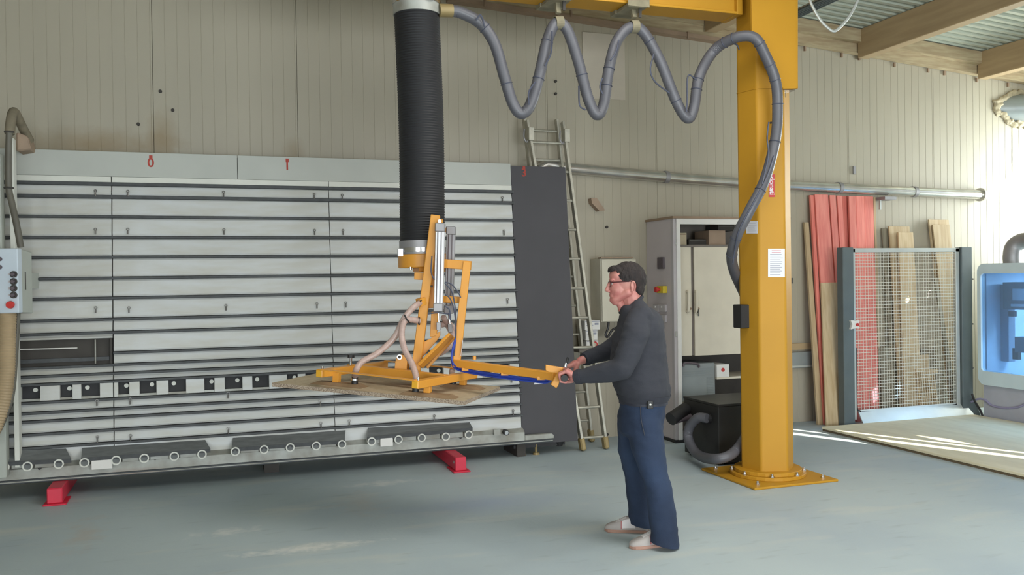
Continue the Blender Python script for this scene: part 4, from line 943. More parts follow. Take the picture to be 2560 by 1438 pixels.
MB().mm((on_y(1792, 940, 7.7).x, 7.7, sv-.02), (BX1-.05, 8.12, sv)).build('shelf', 'cream', bo)
wbx = MB().mm((a.x-.02, 7.7, sv), (b.x, 7.95, a.z)).build('carton', 'white', bevel=.003); tag(wbx, 'white carton with a red round logo under the cupboard', 'box')
c = V(((a.x+b.x)/2-.01, 7.7, (sv+a.z)/2+.01)); MB().cyl(c, c+V((0, -.003, 0)), .02, n=20).build('round_mark', 'labelred', wbx)

# ------------------------------------------------------------------ black pump box
PX0, PX1, PY0, PY1, PH = 4.09, 4.78, 6.56, 7.14, .53
pu = thing('vacuum_pump_box', ((PX0+PX1)/2, (PY0+PY1)/2, 0), 'black vacuum pump housing on the floor behind the crane base', 'pump')
MB().mm((PX0, PY0, .02), (PX1, PY1, PH-.02)).build('housing', 'pumpblack', pu, bevel=.004)
MB().mm((PX0-.006, PY0-.006, PH-.02), (PX1, PY1+.006, PH)).build('lid', 'pumpblack', pu, bevel=.003)
for x in (PX0+.05, PX1-.05):
    for y in (PY0+.05, PY1-.05): MB().cyl((x, y, 0), (x, y, .02), .025, n=10).build('foot', 'black', pu)
q0 = on_x(1772, 1046, PX0); pt = MB().cyl(q0+V((.02, 0, 0)), q0+V((-.06, 0, 0)), .05, n=16).build('hose_port', 'black', pu)
fl0 = on_x(1718, 1030, PX0)
MB().cyl(at(1716, 1022, 8.02), at(1677, 1048, 7.9), .06, n=20).build('exhaust_silencer', 'black', pu, smooth=True)
MB().tube(spline([at(1735, 1042, 8.0), at(1715, 1044, 7.98), at(1690, 1050, 7.93)], 5), .035, 12).build('exhaust_pipe', 'switch', pu, smooth=True)
pth = [on_x(1768, 1046, PX0-.05), on_x(1745, 1045, PX0-.09), on_x(1725, 1066, PX0-.11), on_x(1720, 1092, PX0-.12), on_x(1732, 1122, PX0-.14), on_x(1752, 1141, PX0-.16), at(1785, 1148, 7.18), at(1815, 1143, 7.14), at(1838, 1128, 7.22), at(1858, 1102, 7.3), at(1885, 1050, 7.36), at(1900, 1000, 7.38)]
for p in pth: p.z = max(p.z, .05)
ph_ = ribbed(MB(), spline(pth, 10), .042, .016, .0012, 14).build('pump_hose', 'greyhose', smooth=True); tag(ph_, 'grey ribbed hose curving down from the black pump housing', 'hose')

# ------------------------------------------------------------------ planks leaning on the wall at the right
def plank(x0, x1, yt, bx0, bx1, yb, Yt, Yb, th, mt, name, label, group=None, cat='plank'):
    a, b = on_y(x0, yt, Yt), on_y(x1, yt, Yt); c, d = on_y(bx0, yb, Yb), on_y(bx1, yb, Yb)
    c.z = d.z = .0; b.z = a.z; o_ = V((0, th, 0))
    r = MB().hexa([c, d, d+o_, c+o_, a, b, b+o_, a+o_]).build(name, mt, bevel=.002); tag(r, label, cat, group); return r
G = 'red stained planks leaning on the wall'
R_ = [(2026, 2034, 488, 2061, 2069, 1056, 8.12, 7.93, .03, 'thin red plank seen edge-on, outermost towards the crane column'),
      (2037, 2070, 486, 2076, 2112, 1056, 8.10, 7.90, .025, 'widest red plank, knotty, second from the crane column side'),
      (2074, 2089, 488, 2113, 2128, 1056, 8.12, 7.94, .025, 'narrow red plank just right of the widest red plank'),
      (2093, 2105, 489, 2126, 2139, 1056, 8.13, 7.97, .025, 'narrow tilted red plank set back in the middle of the red planks'),
      (2105, 2121, 490, 2136, 2150, 1056, 8.165, 8.04, .02, 'deep-set dark red plank in the gap among the red planks'),
      (2122, 2139, 490, 2141, 2160, 1055, 8.12, 7.95, .025, 'red plank right of the dark gap, above the gate post'),
      (2140, 2160, 490, 2157, 2176, 1055, 8.13, 7.97, .025, 'red plank second from the right end, behind the gate mesh'),
      (2160, 2183, 491, 2177, 2199, 1054, 8.15, 8.0, .025, 'rightmost red plank, darker, behind the gate mesh')]
for r in R_: plank(*r[:9], 'red_plank', 'red_plank', r[9], G)
G2 = 'raw boards leaning on the wall'
R_ = [(2012, 2022, 556, 2045, 2058, 1058, 8.13, 7.95, .03, 'plank', 'thin raw board leaning left of the red planks'),
      (2053, 2102, 707, 2066, 2112, 1062, 8.0, 7.84, .02, 'plank', 'short wide raw board standing in front of the red planks'),
      (2184, 2189, 493, 2200, 2206, 1050, 8.17, 8.08, .02, 'plank', 'thin pale batten right of the red planks'),
      (2205, 2224, 571, 2236, 2254, 1046, 8.16, 8.06, .02, 'darkplank', 'grey-brown strip set in for the shade beside the tall raw boards'),  # dark strip standing in for the shadow left of the tall boards
      (2223, 2274, 566, 2252, 2300, 1044, 8.11, 7.98, .02, 'plank', 'tall raw board at the back of the middle stack behind the mesh'),
      (2246, 2283, 581, 2264, 2308, 1042, 8.06, 7.9, .02, 'plank', 'raw board at the front of the middle stack behind the mesh'),
      (2322, 2372, 549, 2378, 2418, 1038, 8.14, 8.02, .02, 'plank', 'tall raw board at the back of the right stack by the machine'),
      (2332, 2374, 562, 2386, 2424, 1036, 8.10, 7.97, .02, 'plank', 'sunlit raw board at the front of the right stack by the machine'),
      (2336, 2344, 695, 2388, 2398, 1036, 8.05, 7.93, .02, 'darkplank', 'thin grey batten leaning across the right stack of boards'),
      (2200, 2232, 868, 2206, 2238, 1046, 8.08, 8.0, .02, 'darkplank', 'low grey-green board at the foot of the left boards behind the mesh'),
      (2302, 2338, 872, 2310, 2346, 1040, 8.12, 8.04, .02, 'darkplank', 'low dark board between the two stacks behind the mesh')]
for r in R_: plank(*r[:9], r[9], 'raw_board', r[10], G2)
# a short board, a slatted grille
plank(2258, 2322, 890, 2262, 2326, 1042, 7.93, 7.86, .018, 'plank', 'short_board', 'short wide offcut board low behind the mesh gate', cat='board')
gl = thing('slatted_panel', on_y(2318, 1040, 7.86), 'small slatted wooden panel with thin battens leaning low behind the mesh', 'panel')
for k in range(9):
    a = on_y(2292+5.2*k, 930, 7.88); c = on_y(2302+5.6*k, 1042, 7.82); c.z = 0.0
    MB().hexa([c, c+V((.014, 0, 0)), c+V((.014, .015, 0)), c+V((0, .015, 0)), a, a+V((.014, 0, 0)), a+V((.014, .015, 0)), a+V((0, .015, 0))]).build('slat', 'plank', gl)
a, b = on_y(2288, 928, 7.9), on_y(2344, 928, 7.9); MB().bar(a, b, .02, .04).build('cross_batten', 'plank', gl)
a, b = on_y(2300, 1010, 7.86), on_y(2350, 1008, 7.86); MB().bar(a, b, .02, .04).build('cross_batten', 'plank', gl)

# ------------------------------------------------------------------ mesh guard gate
GY = 7.79
ga = thing('mesh_gate', (7.3, GY, 0), 'wire mesh guard gate with grey posts and pale frame in front of the boards', 'gate')
zt = on_y(2110, 619, GY).z
xl0, xl1 = on_y(2110, 900, GY-.05).x, on_y(2137, 900, GY-.05).x
xr0, xr1 = on_y(2406, 800, GY-.05).x, on_y(2432, 800, GY-.05).x
MB().mm((xl0, GY-.05, 0), (xl1, GY+.05, zt)).build('gate_post', 'post', ga, bevel=.006)
MB().mm((xr0, GY-.05, 0), (xr1, GY+.05, zt)).build('gate_post', 'post', ga, bevel=.006)
MB().prism([(xr0, GY-.052, .0), (xr1+.1, GY-.052, .0), (xr1, GY-.052, .22), (xr0, GY-.052, .22)], (0, .02, 0)).build('post_foot', 'post', ga)
fx0, fx1 = xl1+.006, xr0-.006; fz0, fz1 = on_y(2160, 1030, GY).z, on_y(2160, 626, GY).z
for a, b, w_ in (((fx0+.02, GY, .06), (fx0+.02, GY, fz1+.02), .04), ((fx1-.025, GY, .1), (fx1-.025, GY, fz1+.02), .05)): MB().bar(a, b, w_, .04, V((0, 1, 0))).build('frame_upright', 'guardalu', ga, bevel=.003)
MB().bar((fx0, GY, fz1), (fx1, GY, fz1), .04, .045).build('frame_rail', 'guardalu', ga, bevel=.003)
MB().tube(spline([V((fx0+.045, GY-.01, fz0+.7)), V((fx0+.045, GY-.01, fz0+.1)), V((fx0+.09, GY-.01, fz0+.015)), V((fx0+.2, GY-.01, fz0)), V((fx1-.2, GY-.01, fz0)), V((fx1-.03, GY-.01, fz0+.01))], 6), .009, 8).build('frame_rod', 'black', ga, smooth=True)
wm = MB(); x = fx0+.05
while x < fx1-.05: wm.cyl((x, GY, fz0), (x, GY, fz1-.02), .0024, n=4); x += .0345
z = fz0+.02
while z < fz1-.02: wm.cyl((fx0+.04, GY-.003, z), (fx1-.05, GY-.003, z), .0028, n=4); z += .0345
wm = wm.build('wire_mesh', 'wire', ga); wm['kind'] = 'stuff'
p = on_y(2136, 815, GY-.07); lk = MB().prism([on_y(x, y, GY-.08) for x, y in ((2127, 801), (2140, 802), (2149, 800), (2149, 822), (2140, 821), (2127, 824), (2131, 812))], (0, .04, 0)).build('gate_lock', 'white', ga, bevel=.003)
q = on_y(2143, 812, GY-.08); MB().cyl(q, q+V((0, -.01, 0)), .018, n=14).build('lock_mark', 'labelred', lk)
a, b, c, d = on_y(2145, 1036, GY), on_y(2410, 1022, GY), on_z(2440, 1042, .01), on_z(2165, 1066, .01)
a.z = b.z = .16; c.y = d.y = 7.66
MB().prism([a, b, c, d], (0, .012, -.006)).build('kick_plate', 'guardalu', ga)

# ------------------------------------------------------------------ plywood platform, milling machine
pl = thing('plywood_platform', (7, 6, 0), 'low plywood platform on the floor in front of the mesh gate', 'platform')
MB().mm((6.0, 3.2, .0), (8.02, 7.63, .022)).build('plywood_sheet', 'plyedge', pl)
MB().mm((5.99, 3.2, .023), (8.02, 7.63, .045)).build('plywood_sheet', 'ply', pl, bevel=.002)
MXF = 8.06
ma = thing('milling_machine', (8.7, 6.9, 0), 'white enclosed milling machine with a blue tinted window at the right edge', 'machine')
y0, y1 = 7.60, 5.3
def rrect(y0, y1, z0, z1, r, n=6):
    out = []
    for cy, cz, a0 in ((y0-r, z0+r, 0), (y0-r, z1-r, 1), (y1+r, z1-r, 2), (y1+r, z0+r, 3)):
        for k in range(n+1):
            t = math.pi/2*(k/n); dy, dz = [(math.cos(t-math.pi/2)*0+math.cos(math.pi/2-t)*0, 0)][0] if False else (0, 0)
            a = {0: -math.pi/2+t, 1: 0+t, 2: math.pi/2+t, 3: math.pi+t}[a0]
            out.append((cy+r*math.cos(a), cz+r*math.sin(a)))
    return out
zt0, zt1 = .385, 1.725
wl = on_x(2452, 800, MXF).y; wz0, wz1 = on_x(2460, 928, MXF).z, on_x(2460, 684, MXF).z
O_ = rrect(y0, y1, zt0, zt1, .09); I_ = rrect(wl, y1+.15, wz0, wz1, .04)
fb = MB(); L4 = []
for ring_, x in ((O_, MXF+.06), (O_, MXF), (I_, MXF-.002), (I_, MXF+.06)): L4.append([fb.bm.verts.new((x, y, z)) for y, z in ring_])
n_ = len(O_)
for q in range(3):
    for i in range(n_): fb.bm.faces.new((L4[q][i], L4[q][(i+1) % n_], L4[q+1][(i+1) % n_], L4[q+1][i]))
fb.build('window_frame', 'machine', ma, smooth=True)
pg = MB().mm((MXF+.02, y1+.1, wz0-.02), (MXF+.026, wl+.02, wz1+.02)).build('window_pane', 'bluepane', ma)
MB().mm((MXF+.06, y0-.03, zt0), (9.9, y0-.01, zt1)).build('cabinet_wall', 'machine', ma)
MB().mm((9.88, y1, zt0), (9.9, y0-.02, zt1)).build('cabinet_wall', 'machine_in', ma)
MB().mm((MXF+.07, y1, zt0), (9.9, y0-.02, zt0+.04)).build('table_floor', 'machine_in', ma)
MB().mm((MXF+.06, y1, zt1-.03), (9.9, y0-.02, zt1)).build('roof_panel', 'machine', ma)
MB().mm((MXF+.08, y0-.05, zt0+.03), (9.85, y0-.032, zt1-.04)).build('lining', 'machine_in', ma)
MB().mm((MXF+.05, y1, 0), (9.9, y0-.02, zt0)).build('base', 'machine_base', ma, bevel=.01)
sp_ = [on_x(a, b, MXF+.044) for a, b in ((2428, 1005), (2445, 998), (2462, 1000), (2480, 1014), (2510, 1020), (2545, 1018), (2570, 1008), (2600, 1012))]
MB().tube(spline(sp_, 6), .012, 8).build('base_stripe', 'stripe', ma, smooth=True)
for py in (698, 810, 920): p = on_x(2433, py, MXF); MB().cyl(p, p+V((-.006, 0, 0)), .009, n=10).build('frame_bolt', 'bolt', ma)
MLAMP = area('machine_lamp', (8.75, 6.6, 1.66), (0, 0, -1), 1.0,   .5, 75, (.85, .94, 1)); MLAMP.parent = ma; MLAMP.matrix_parent_inverse = Matrix.Translation(-V((8.7, 6.9, 0)))
def mi(px, py, X): return on_x(px, py, X)
def mbox(x0, y0, x1, y1, X, dx, nm, mt, par):
    a_, b_ = mi(x0, y0, X), mi(x1, y1, X); return MB().mm((X, min(a_.y, b_.y), b_.z), (X+dx, max(a_.y, b_.y), a_.z)).build(nm, mt, par, bevel=.004)
hd_ = mbox(2506, 706, 2590, 776, 8.24, .2, 'spindle_head', 'pgrey', ma)
mbox(2530, 722, 2575, 752, 8.225, .012, 'head_cover', 'white', hd_); mbox(2526, 760, 2580, 768, 8.21, .02, 'head_rail', 'white', hd_); mbox(2520, 778, 2534, 792, 8.26, .05, 'spindle', 'black', hd_)
mbox(2494, 712, 2522, 905, 8.34, .1, 'gantry_post', 'machine_mid', ma)
mbox(2536, 842, 2600, 886, 8.22, .1, 'work_clamp', 'post', ma); mbox(2530, 870, 2545, 900, 8.25, .05, 'work_clamp', 'black', ma)
ep = [at(2530, 662, 9.75), at(2529, 640, 9.75), at(2534, 618, 9.75), at(2552, 604, 9.7), at(2580, 600, 9.6), at(2640, 600, 9.4)]
ep[0].z = zt1-.0; ep.append(V((10.78, ep[-1].y-.3, ep[-1].z)))
MB().tube(spline(ep, 8), .088, 20).build('extraction_elbow', 'aludark', ma, smooth=True)
mc = MB().tube(spline([on_x(a, b, MXF-.02) for a, b in ((2430, 985), (2438, 1005), (2450, 1025), (2457, 1042))], 6), .012, 8).build('floor_cable', 'black', ma, smooth=True)

# ------------------------------------------------------------------ cables under the roof at the right of the crane
ct = thing('cable_tray', on_z(2040, 0, 4.2), 'grey-green cable tray under the roof right of the crane head', 'tray')
p = on_z(1990, 30, 4.16); 
MB().mm((p.x-.02, 2.0, 4.17), (p.x+.16, p.y+.35, 4.18)).build('tray_base', 'darkplank', ct)
for k in range(5): MB().tube([V((p.x+.0+.032*k, 2.0, 4.16)), V((p.x+.0+.032*k, p.y+.3, 4.16))], .012, 8).build('tray_cable', 'post', ct)
hc = MB().tube(spline([at(a, b, 7.2) for a, b in ((2012, -70), (2022, -8), (2036, 26), (2052, 52), (2070, 70), (2085, 78), (2102, 66), (2122, 42), (2138, 14), (2146, -10), (2152, -70))], 6), .012, 8).build('hanging_cable', 'guardalu', smooth=True)
tag(hc, 'pale cable hanging in a loop under the roof beside the crane head', 'cable')

# ------------------------------------------------------------------ the man at the control handle
from mathutils import noise as mnoise
PD = 5.45
AX = Matrix((RGT, -FWD, UPV)).transposed()
def hp3(u, v, s=0.): return at(u, v, PD)-FWD*s
def remesh(mb, vox, smooth_it=4, name='tmp'):
    bmesh.ops.recalc_face_normals(mb.bm, faces=mb.bm.faces)
    me = bpy.data.meshes.new(name); mb.bm.to_mesh(me); mb.bm.free()
    o = bpy.data.objects.new(name, me); sc.collection.objects.link(o)
    md = o.modifiers.new('r', 'REMESH'); md.mode = 'VOXEL'; md.voxel_size = vox; md.use_smooth_shade = True
    if smooth_it: ms = o.modifiers.new('s', 'SMOOTH'); ms.factor = .5; ms.iterations = smooth_it
    dg = bpy.context.evaluated_depsgraph_get(); out = bpy.data.meshes.new_from_object(o.evaluated_get(dg)); bpy.data.objects.remove(o)
    r = MB(); r.bm.from_mesh(out); bpy.data.meshes.remove(out); return r
def cap(mb, p, q, r1, r2, n=14):
    p = V(p); q = V(q); d = q-p; L = d.length; d.normalize(); pts = []; rs = []
    for k in range(5): t = math.pi/2*k/4; pts.append(p-d*r1*math.cos(t)*.999); rs.append(max(r1*math.sin(t), r1*.05))
    for k in range(5): t = math.pi/2*k/4; pts.append(q+d*r2*math.sin(t)*.999); rs.append(max(r2*math.cos(t), r2*.05))
    mb.tube(pts, rs, n); return mb
def chain(mb, pts, rs, n=12):
    for i in range(len(pts)-1): cap(mb, pts[i], pts[i+1], rs[i], rs[i+1], n)
def ellr(u, v, a, b, D=None, n=28, sh=0.):
    c = at(u, v, D or PD); return [c+RGT*a*math.cos(2*math.pi*k/n)-FWD*(b*math.sin(2*math.pi*k/n)) for k in range(n)]
def smooth_build(mb, name, mt, parent=None, **kw):
    for f in mb.bm.faces: f.smooth = True
    bm = mb.bm
    org = ORG[parent.name] if parent is not None else kw['loc']
    bmesh.ops.translate(bm, verts=bm.verts, vec=-V(org)); me = bpy.data.meshes.new(name); bm.to_mesh(me); bm.free(); me.materials.append(MT[mt])
    o = bpy.data.objects.new(name, me); sc.collection.objects.link(o); ORG[o.name] = V(org)
    if parent is not None: o.parent = parent
    else: o.location = org
    return o
def wrinkle(mb, amp, sc_, stretch=(1, 1, 1), seed=0.):
    bm = mb.bm; bm.normal_update()
    for v in bm.verts:
        q = V((v.co.x*stretch[0], v.co.y*stretch[1], v.co.z*stretch[2]))*sc_+V((seed, seed, seed))
        v.co += v.normal*(mnoise.noise(q)*amp+mnoise.noise(q*2.3)*amp*.5)
body = MB()
# head
body.ell(hp3(1570, 699), (.104, .076, .104), AX, 24, 16)
body.ell(hp3(1548, 719), (.064, .060, .088), AX, 20, 14)
body.ell(hp3(1546, 690), (.058, .064, .056), AX, 20, 14)
for s in (-1, 1):
    cap(body, hp3(1538, 748, s*.014), hp3(1568, 731, s*.046), .027, .030)
    body.ell(hp3(1543, 726, s*.032), (.030, .026, .034), AX)
    body.ell(hp3(1530, 700.5, s*.026), (.018, .030, .011), AX); body.ell(hp3(1531, 705.5, s*.028), (.013, .019, .006), AX); body.ell(hp3(1531.5, 714, s*.028), (.013, .019, .006), AX)
    body.ell(hp3(1521.5, 728.5, s*.011), (.011, .008, .008), AX)
    # ear: rim, lobe and bowl
    for k in range(26):
        t = -1.1+k*.17; body.ell(hp3(1578.5+5.0*math.cos(t), 715.5-11.5*math.sin(t), s*(.081+.004*math.cos(t))), (.0048, .0055, .0048), AX, 8, 6)
    body.ell(hp3(1577.5, 717, s*.073), (.014, .009, .029), AX, 14, 10); body.ell(hp3(1575.5, 727.5, s*.077), (.007, .006, .008), AX, 10, 8); body.ell(hp3(1574.5, 716.5, s*.078), (.004, .006, .007), AX, 8, 6)
cap(body, hp3(1523.5, 708), hp3(1517.5, 724), .0095, .0125); body.ell(hp3(1516.5, 725.5), (.0125, .012, .0105), AX)
body.ell(hp3(1533, 750), (.024, .026, .022), AX); body.ell(hp3(1540, 756), (.03, .03, .02), AX)
body.ell(hp3(1527, 735.2), (.0095, .024, .0055), AX); body.ell(hp3(1527, 741), (.0095, .021, .0055), AX); body.ell(hp3(1531, 738), (.02, .03, .02), AX)
# neck, trunk, legs (inside the clothes), arms
chain(body, [hp3(1578, 735), hp3(1584, 770), hp3(1590, 800)], [.060, .063, .075]); cap(body, hp3(1552, 762), hp3(1568, 790), .026, .04)
body.loft([ellr(1590, 790, .09, .12), ellr(1598, 830, .12, .18), ellr(1596, 930, .14, .17), ellr(1606, 1040, .115, .15)])
SHL, ELL_, WRL = at(1592, 815, 5.27), at(1556, 921, 5.19), at(1440, 943, 5.31)
SHR, ELR, WRR = at(1580, 815, 5.63), at(1522, 876, 5.72), at(1457, 900, 5.60)
chain(body, [SHL, ELL_, WRL], [.05, .042, .028]); chain(body, [SHR, at(1545, 858, 5.705), ELR, WRR], [.04, .04, .038, .027])
chain(body, [at(1608, 1060, 5.37), at(1638, 1190, 5.33), at(1660, 1340, 5.29)], [.075, .052, .04]); chain(body, [at(1588, 1060, 5.54), at(1592, 1188, 5.60), at(1606, 1305, 5.63)], [.075, .052, .04])
bax = (GB-GA).normalized()
def hand(wrist, d0, d1, angs, side):
    """four fingers curled round the bar between the depths d0 (little finger) and d1 (index) plus the thumb"""
    rs = [.0098, .0092, .0084, .0074]
    b0, b1 = GA+bax*((d0-5.26)/bax.dot(FWD)), GA+bax*((d1-5.26)/bax.dot(FWD))
    def ring_pt(c, a, r): t = math.radians(a); return c+RGT*(math.cos(t)*r)+UPV*(math.sin(t)*r)
    kn = []
    for k in range(4):
        c = b0.lerp(b1, k/3); ln = (.92, 1.0, 1.04, .97)[k]
        P = [ring_pt(c, angs[0]-2*k, .043*ln), ring_pt(c, angs[1], .040*ln), ring_pt(c, angs[2], .033), ring_pt(c, angs[3]+6*k, .0305)]
        chain(body, P, rs, 10); kn.append(P[0])
    for k in range(4):
        cap(body, kn[k], wrist.lerp(kn[k], .25), .0135, .019)
        if k < 3: cap(body, kn[k].lerp(kn[k+1], .5), wrist.lerp(kn[k].lerp(kn[k+1], .5), .3), .012, .018)
    body.ell((kn[0]+kn[3])/2*.5+wrist*.5, (.032, .036, .02), AX)
    c = b1; tb_ = wrist.lerp(kn[3], .35)+bax*(.012 if side > 0 else -.012)-UPV*.008
    chain(body, [tb_, ring_pt(c, -35, .05)+bax*side*.014, ring_pt(c, -85, .034)+bax*side*.016, ring_pt(c, -135, .031)+bax*side*.014], [.017, .0125, .0105, .009], 10)
hand(WRL, 5.29, 5.36, (72, 150, 222, 285), 1)
hand(WRR, 5.635, 5.565, (82, 150, 215, 275), -1)
for (a_, b_) in ((ELL_, WRL), (ELR, WRR)):
    cap(body, b_, b_+(b_-a_).normalized()*.02, .026, .026)
bd = remesh(body, .0032, 6)
floor_c = V((2.48, 4.9, 0))
per = smooth_build(bd, 'person', 'skin', None, loc=floor_c)
tag(per, 'man in grey sweater, blue jeans and glasses gripping the lifter handle', 'person')
# eyes, brows, lips
for s in (-1, 1):
    e_ = MB().ell(hp3(1530.6, 710, s*.0275), (.0112, .0112, .0112), AX, 14, 10).build('eye', 'eye', per, smooth=True)
    MB().ell(hp3(1527.2, 710, s*.0285), (.0042, .0068, .0058), AX, 10, 8).build('iris', 'iris', e_, smooth=True)
    MB().tube([hp3(1524.5, 702, s*.012), hp3(1525, 700.3, s*.03), hp3(1532, 702, s*.052)], [.0022, .0035, .0018], 8).build('eyebrow', 'hair', per, smooth=True)
MB().ell(hp3(1526.2, 738), (.0075, .021, .0032), AX, 14, 8).build('lips', 'lips', per, smooth=True)
# hair
hm = MB(); hm.ell(hp3(1571, 698), (.1115, .083, .1105), AX, 28, 18); hm.ell(hp3(1540, 677), (.052, .066, .034), AX, 20, 12); hm.ell(hp3(1595, 722), (.04, .064, .05), AX, 20, 12); hm.ell(hp3(1527, 679), (.02, .045, .014), AX)
hm = remesh(hm, .0032, 5)
poly = [(1500, 684), (1522, 681.5), (1538, 677), (1540, 684), (1546, 697), (1553, 704), (1564, 705.5), (1568, 706), (1571, 703.5), (1576, 702), (1581, 703), (1585, 707), (1587, 714), (1586.5, 724), (1586, 732), (1590, 741), (1604, 742), (1640, 742), (1640, 630), (1500, 630)]
def inpoly(x, y):
    c = False
    for i in range(len(poly)):
        (x1, y1), (x2, y2) = poly[i], poly[i-1]
        if (y1 > y) != (y2 > y) and x < (x2-x1)*(y-y1)/(y2-y1)+x1: c = not c
    return c
c0h = at(1280, 719, PD)
dele = []
for v in hm.bm.verts:
    q = v.co-c0h; u_, v_ = 1280+q.dot(RGT)*F_PX/PD, 719-q.dot(UPV)*F_PX/PD
    if not inpoly(u_, v_): dele.append(v)
bmesh.ops.delete(hm.bm, geom=dele, context='VERTS')
wrinkle(hm, .004, 60, (1, 1, .5), 3.)
smooth_build(hm, 'hair', 'hair', per)
# glasses
gs_ = MB()
for s in (-1, 1):
    c = hp3(1521.5, 711, s*.031); loop = []
    for k in range(20):
        t = 2*math.pi*k/20; x, y = math.cos(t), math.sin(t); f = 1/((abs(x)**4+abs(y)**4)**.25)
        loop.append(c-FWD*(x*f*.024)+UPV*(y*f*.0165)+RGT*(.006*abs(s*.031+x*f*.024)/.05))
    gs_.tube(loop+[loop[0]], .0022, 8, cap=False)
    gs_.tube([hp3(1523, 706.5, s*.056), hp3(1529, 706, s*.071), hp3(1560, 704.5, s*.078), hp3(1573, 703.5, s*.079), hp3(1578, 708, s*.078)], [.003, .0034, .003, .0024, .002], 8)
gs_.tube([hp3(1521.2, 707.5, -.008), hp3(1520.6, 706.5, 0), hp3(1521.2, 707.5, .008)], .002, 8)
gl_ = gs_.build('glasses', 'glasses', per, smooth=True)
# sweater
sw = MB()
TOR = [(1585, 762, .072, .085), (1592, 772, .105, .135), (1600, 790, .130, .192), (1601, 815, .146, .215), (1597, 850, .163, .215), (1595, 900, .175, .21), (1599, 945, .180, .208), (1606, 975, .174, .205), (1609, 992, .160, .195), (1609, 1000, .152, .19)]
sw.loft([ellr(u, v, a, b) for u, v, a, b in TOR])
chain(sw, [at(1596, 800, 5.30), at(1589, 835, 5.235), at(1568, 890, 5.205), at(1556, 921, 5.19)], [.078, .082, .075, .070], 16)
chain(sw, [at(1556, 921, 5.19), at(1520, 930, 5.23), at(1475, 938, 5.28), at(1446, 942, 5.305)], [.069, .062, .052, .043], 16)
chain(sw, [at(1590, 800, 5.60), at(1575, 830, 5.66), at(1545, 860, 5.71), at(1522, 876, 5.72)], [.075, .078, .07, .064], 16)
chain(sw, [at(1522, 876, 5.72), at(1490, 888, 5.66), at(1464, 897, 5.615)], [.062, .052, .043], 16)
cap(sw, hp3(1592, 768, .06), hp3(1596, 790, .15), .05, .07); cap(sw, hp3(1592, 768, -.06), hp3(1596, 790, -.15), .05, .07)
sw = remesh(sw, .0085, 6)
wrinkle(sw, .007, 6, (1, 1, 2.4), 1.7); wrinkle(sw, .0018, 22, (1, 1, 2.4), 4.1)
def cut(mb, p, n):
    """trim away what lies on the side of n"""
    g = mb.bm.verts[:]+mb.bm.edges[:]+mb.bm.faces[:]
    bmesh.ops.bisect_plane(mb.bm, geom=g, plane_co=V(p), plane_no=V(n), clear_outer=True, clear_inner=False); return mb
for a_, b_, px, py, D_ in ((ELL_, WRL, 1439, 943, 5.31), (ELR, WRR, 1459, 899, 5.605)):
    # open the cuffs: remove only the cap just beyond the wrist
    d_ = (b_-a_).normalized(); pc = at(px, py, D_)
    bmesh.ops.delete(sw.bm, geom=[v for v in sw.bm.verts if (v.co-pc).dot(d_) > 0 and (v.co-pc).length < .09], context='VERTS')
swo = smooth_build(sw, 'sweater', 'sweater', per)
for a_, b_, px, py, D_ in ((ELL_, WRL, 1444, 942.5, 5.305), (ELR, WRR, 1464, 897, 5.615)):
    d_ = (b_-a_).normalized(); pc = at(px, py, D_); MB().tube([pc-d_*.025, pc-d_*.01, pc+d_*.016, pc+d_*.02, pc+d_*.012], [.046, .0465, .041, .034, .03], 20).build('cuff', 'rib', swo, smooth=True)
MB().loft([ellr(1609, 986, .168, .200), ellr(1609, 994, .160, .196), ellr(1608, 1002, .150, .188), ellr(1608, 1003, .14, .178)]).build('hem_band', 'rib', swo, smooth=True)
nk = hp3(1579, 762); axn = (UPV*.86-RGT*-.0+RGT*.52*-1*-1*-1).normalized()
cl = []
for k in range(25):
    t = 2*math.pi*k/24; cl.append(hp3(1578+27*math.cos(t), 762-20*math.cos(t)*1.0, .074*math.sin(t)))
MB().tube(cl, .011, 8, cap=False).build('neckband', 'rib', swo, smooth=True)
# jeans
je = MB()
je.loft([ellr(1608, 1000, .146, .18), ellr(1605, 1020, .140, .182), ellr(1602, 1045, .142, .185), ellr(1600, 1075, .138, .18), ellr(1598, 1090, .10, .12)])
chain(je, [at(1610, 1060, 5.36), at(1622, 1130, 5.34), at(1640, 1192, 5.32), at(1652, 1255, 5.30), at(1660, 1320, 5.29), at(1662, 1365, 5.285)], [.108, .098, .078, .081, .083, .086], 18)
chain(je, [at(1586, 1060, 5.54), at(1583, 1130, 5.58), at(1592, 1190, 5.60), at(1599, 1250, 5.62), at(1604, 1300, 5.635), at(1605, 1345, 5.64)], [.108, .094, .078, .079, .082, .084], 18)
je = remesh(je, .0085, 5)
wrinkle(je, .007, 8, (1, 1, 1.8), 5.2)
hemL, hemR = .055, .055
cut(je, at(1640, 1340, 5.28)*0+V((2.5, 4.9, .048)), V((-.20, .07, -1)))
cut(je, at(1608, 998, PD), UPV)
jo = smooth_build(je, 'jeans', 'denim', per)
MB().loft([ellr(1608, 996, .149, .184), ellr(1608, 1008, .150, .188), ellr(1608, 1009, .14, .178)]).build('belt', 'belt', per, smooth=True)
p = hp3(1613, 1001, .19); bc_ = MB().bar(p+UPV*.022, p-UPV*.026, .036, .03, FWD).build('belt_holder', 'black', per, bevel=.004); MB().ell(p-FWD*.016, (.007, .004, .006), AX).build('holder_stud', 'white', bc_)
# seams on the near leg
MB().tube(spline([at(1601, 1015, 5.262), at(1603, 1050, 5.252), at(1612, 1090, 5.245)], 5), .003, 6).build('side_seam', 'belt', jo, smooth=True)
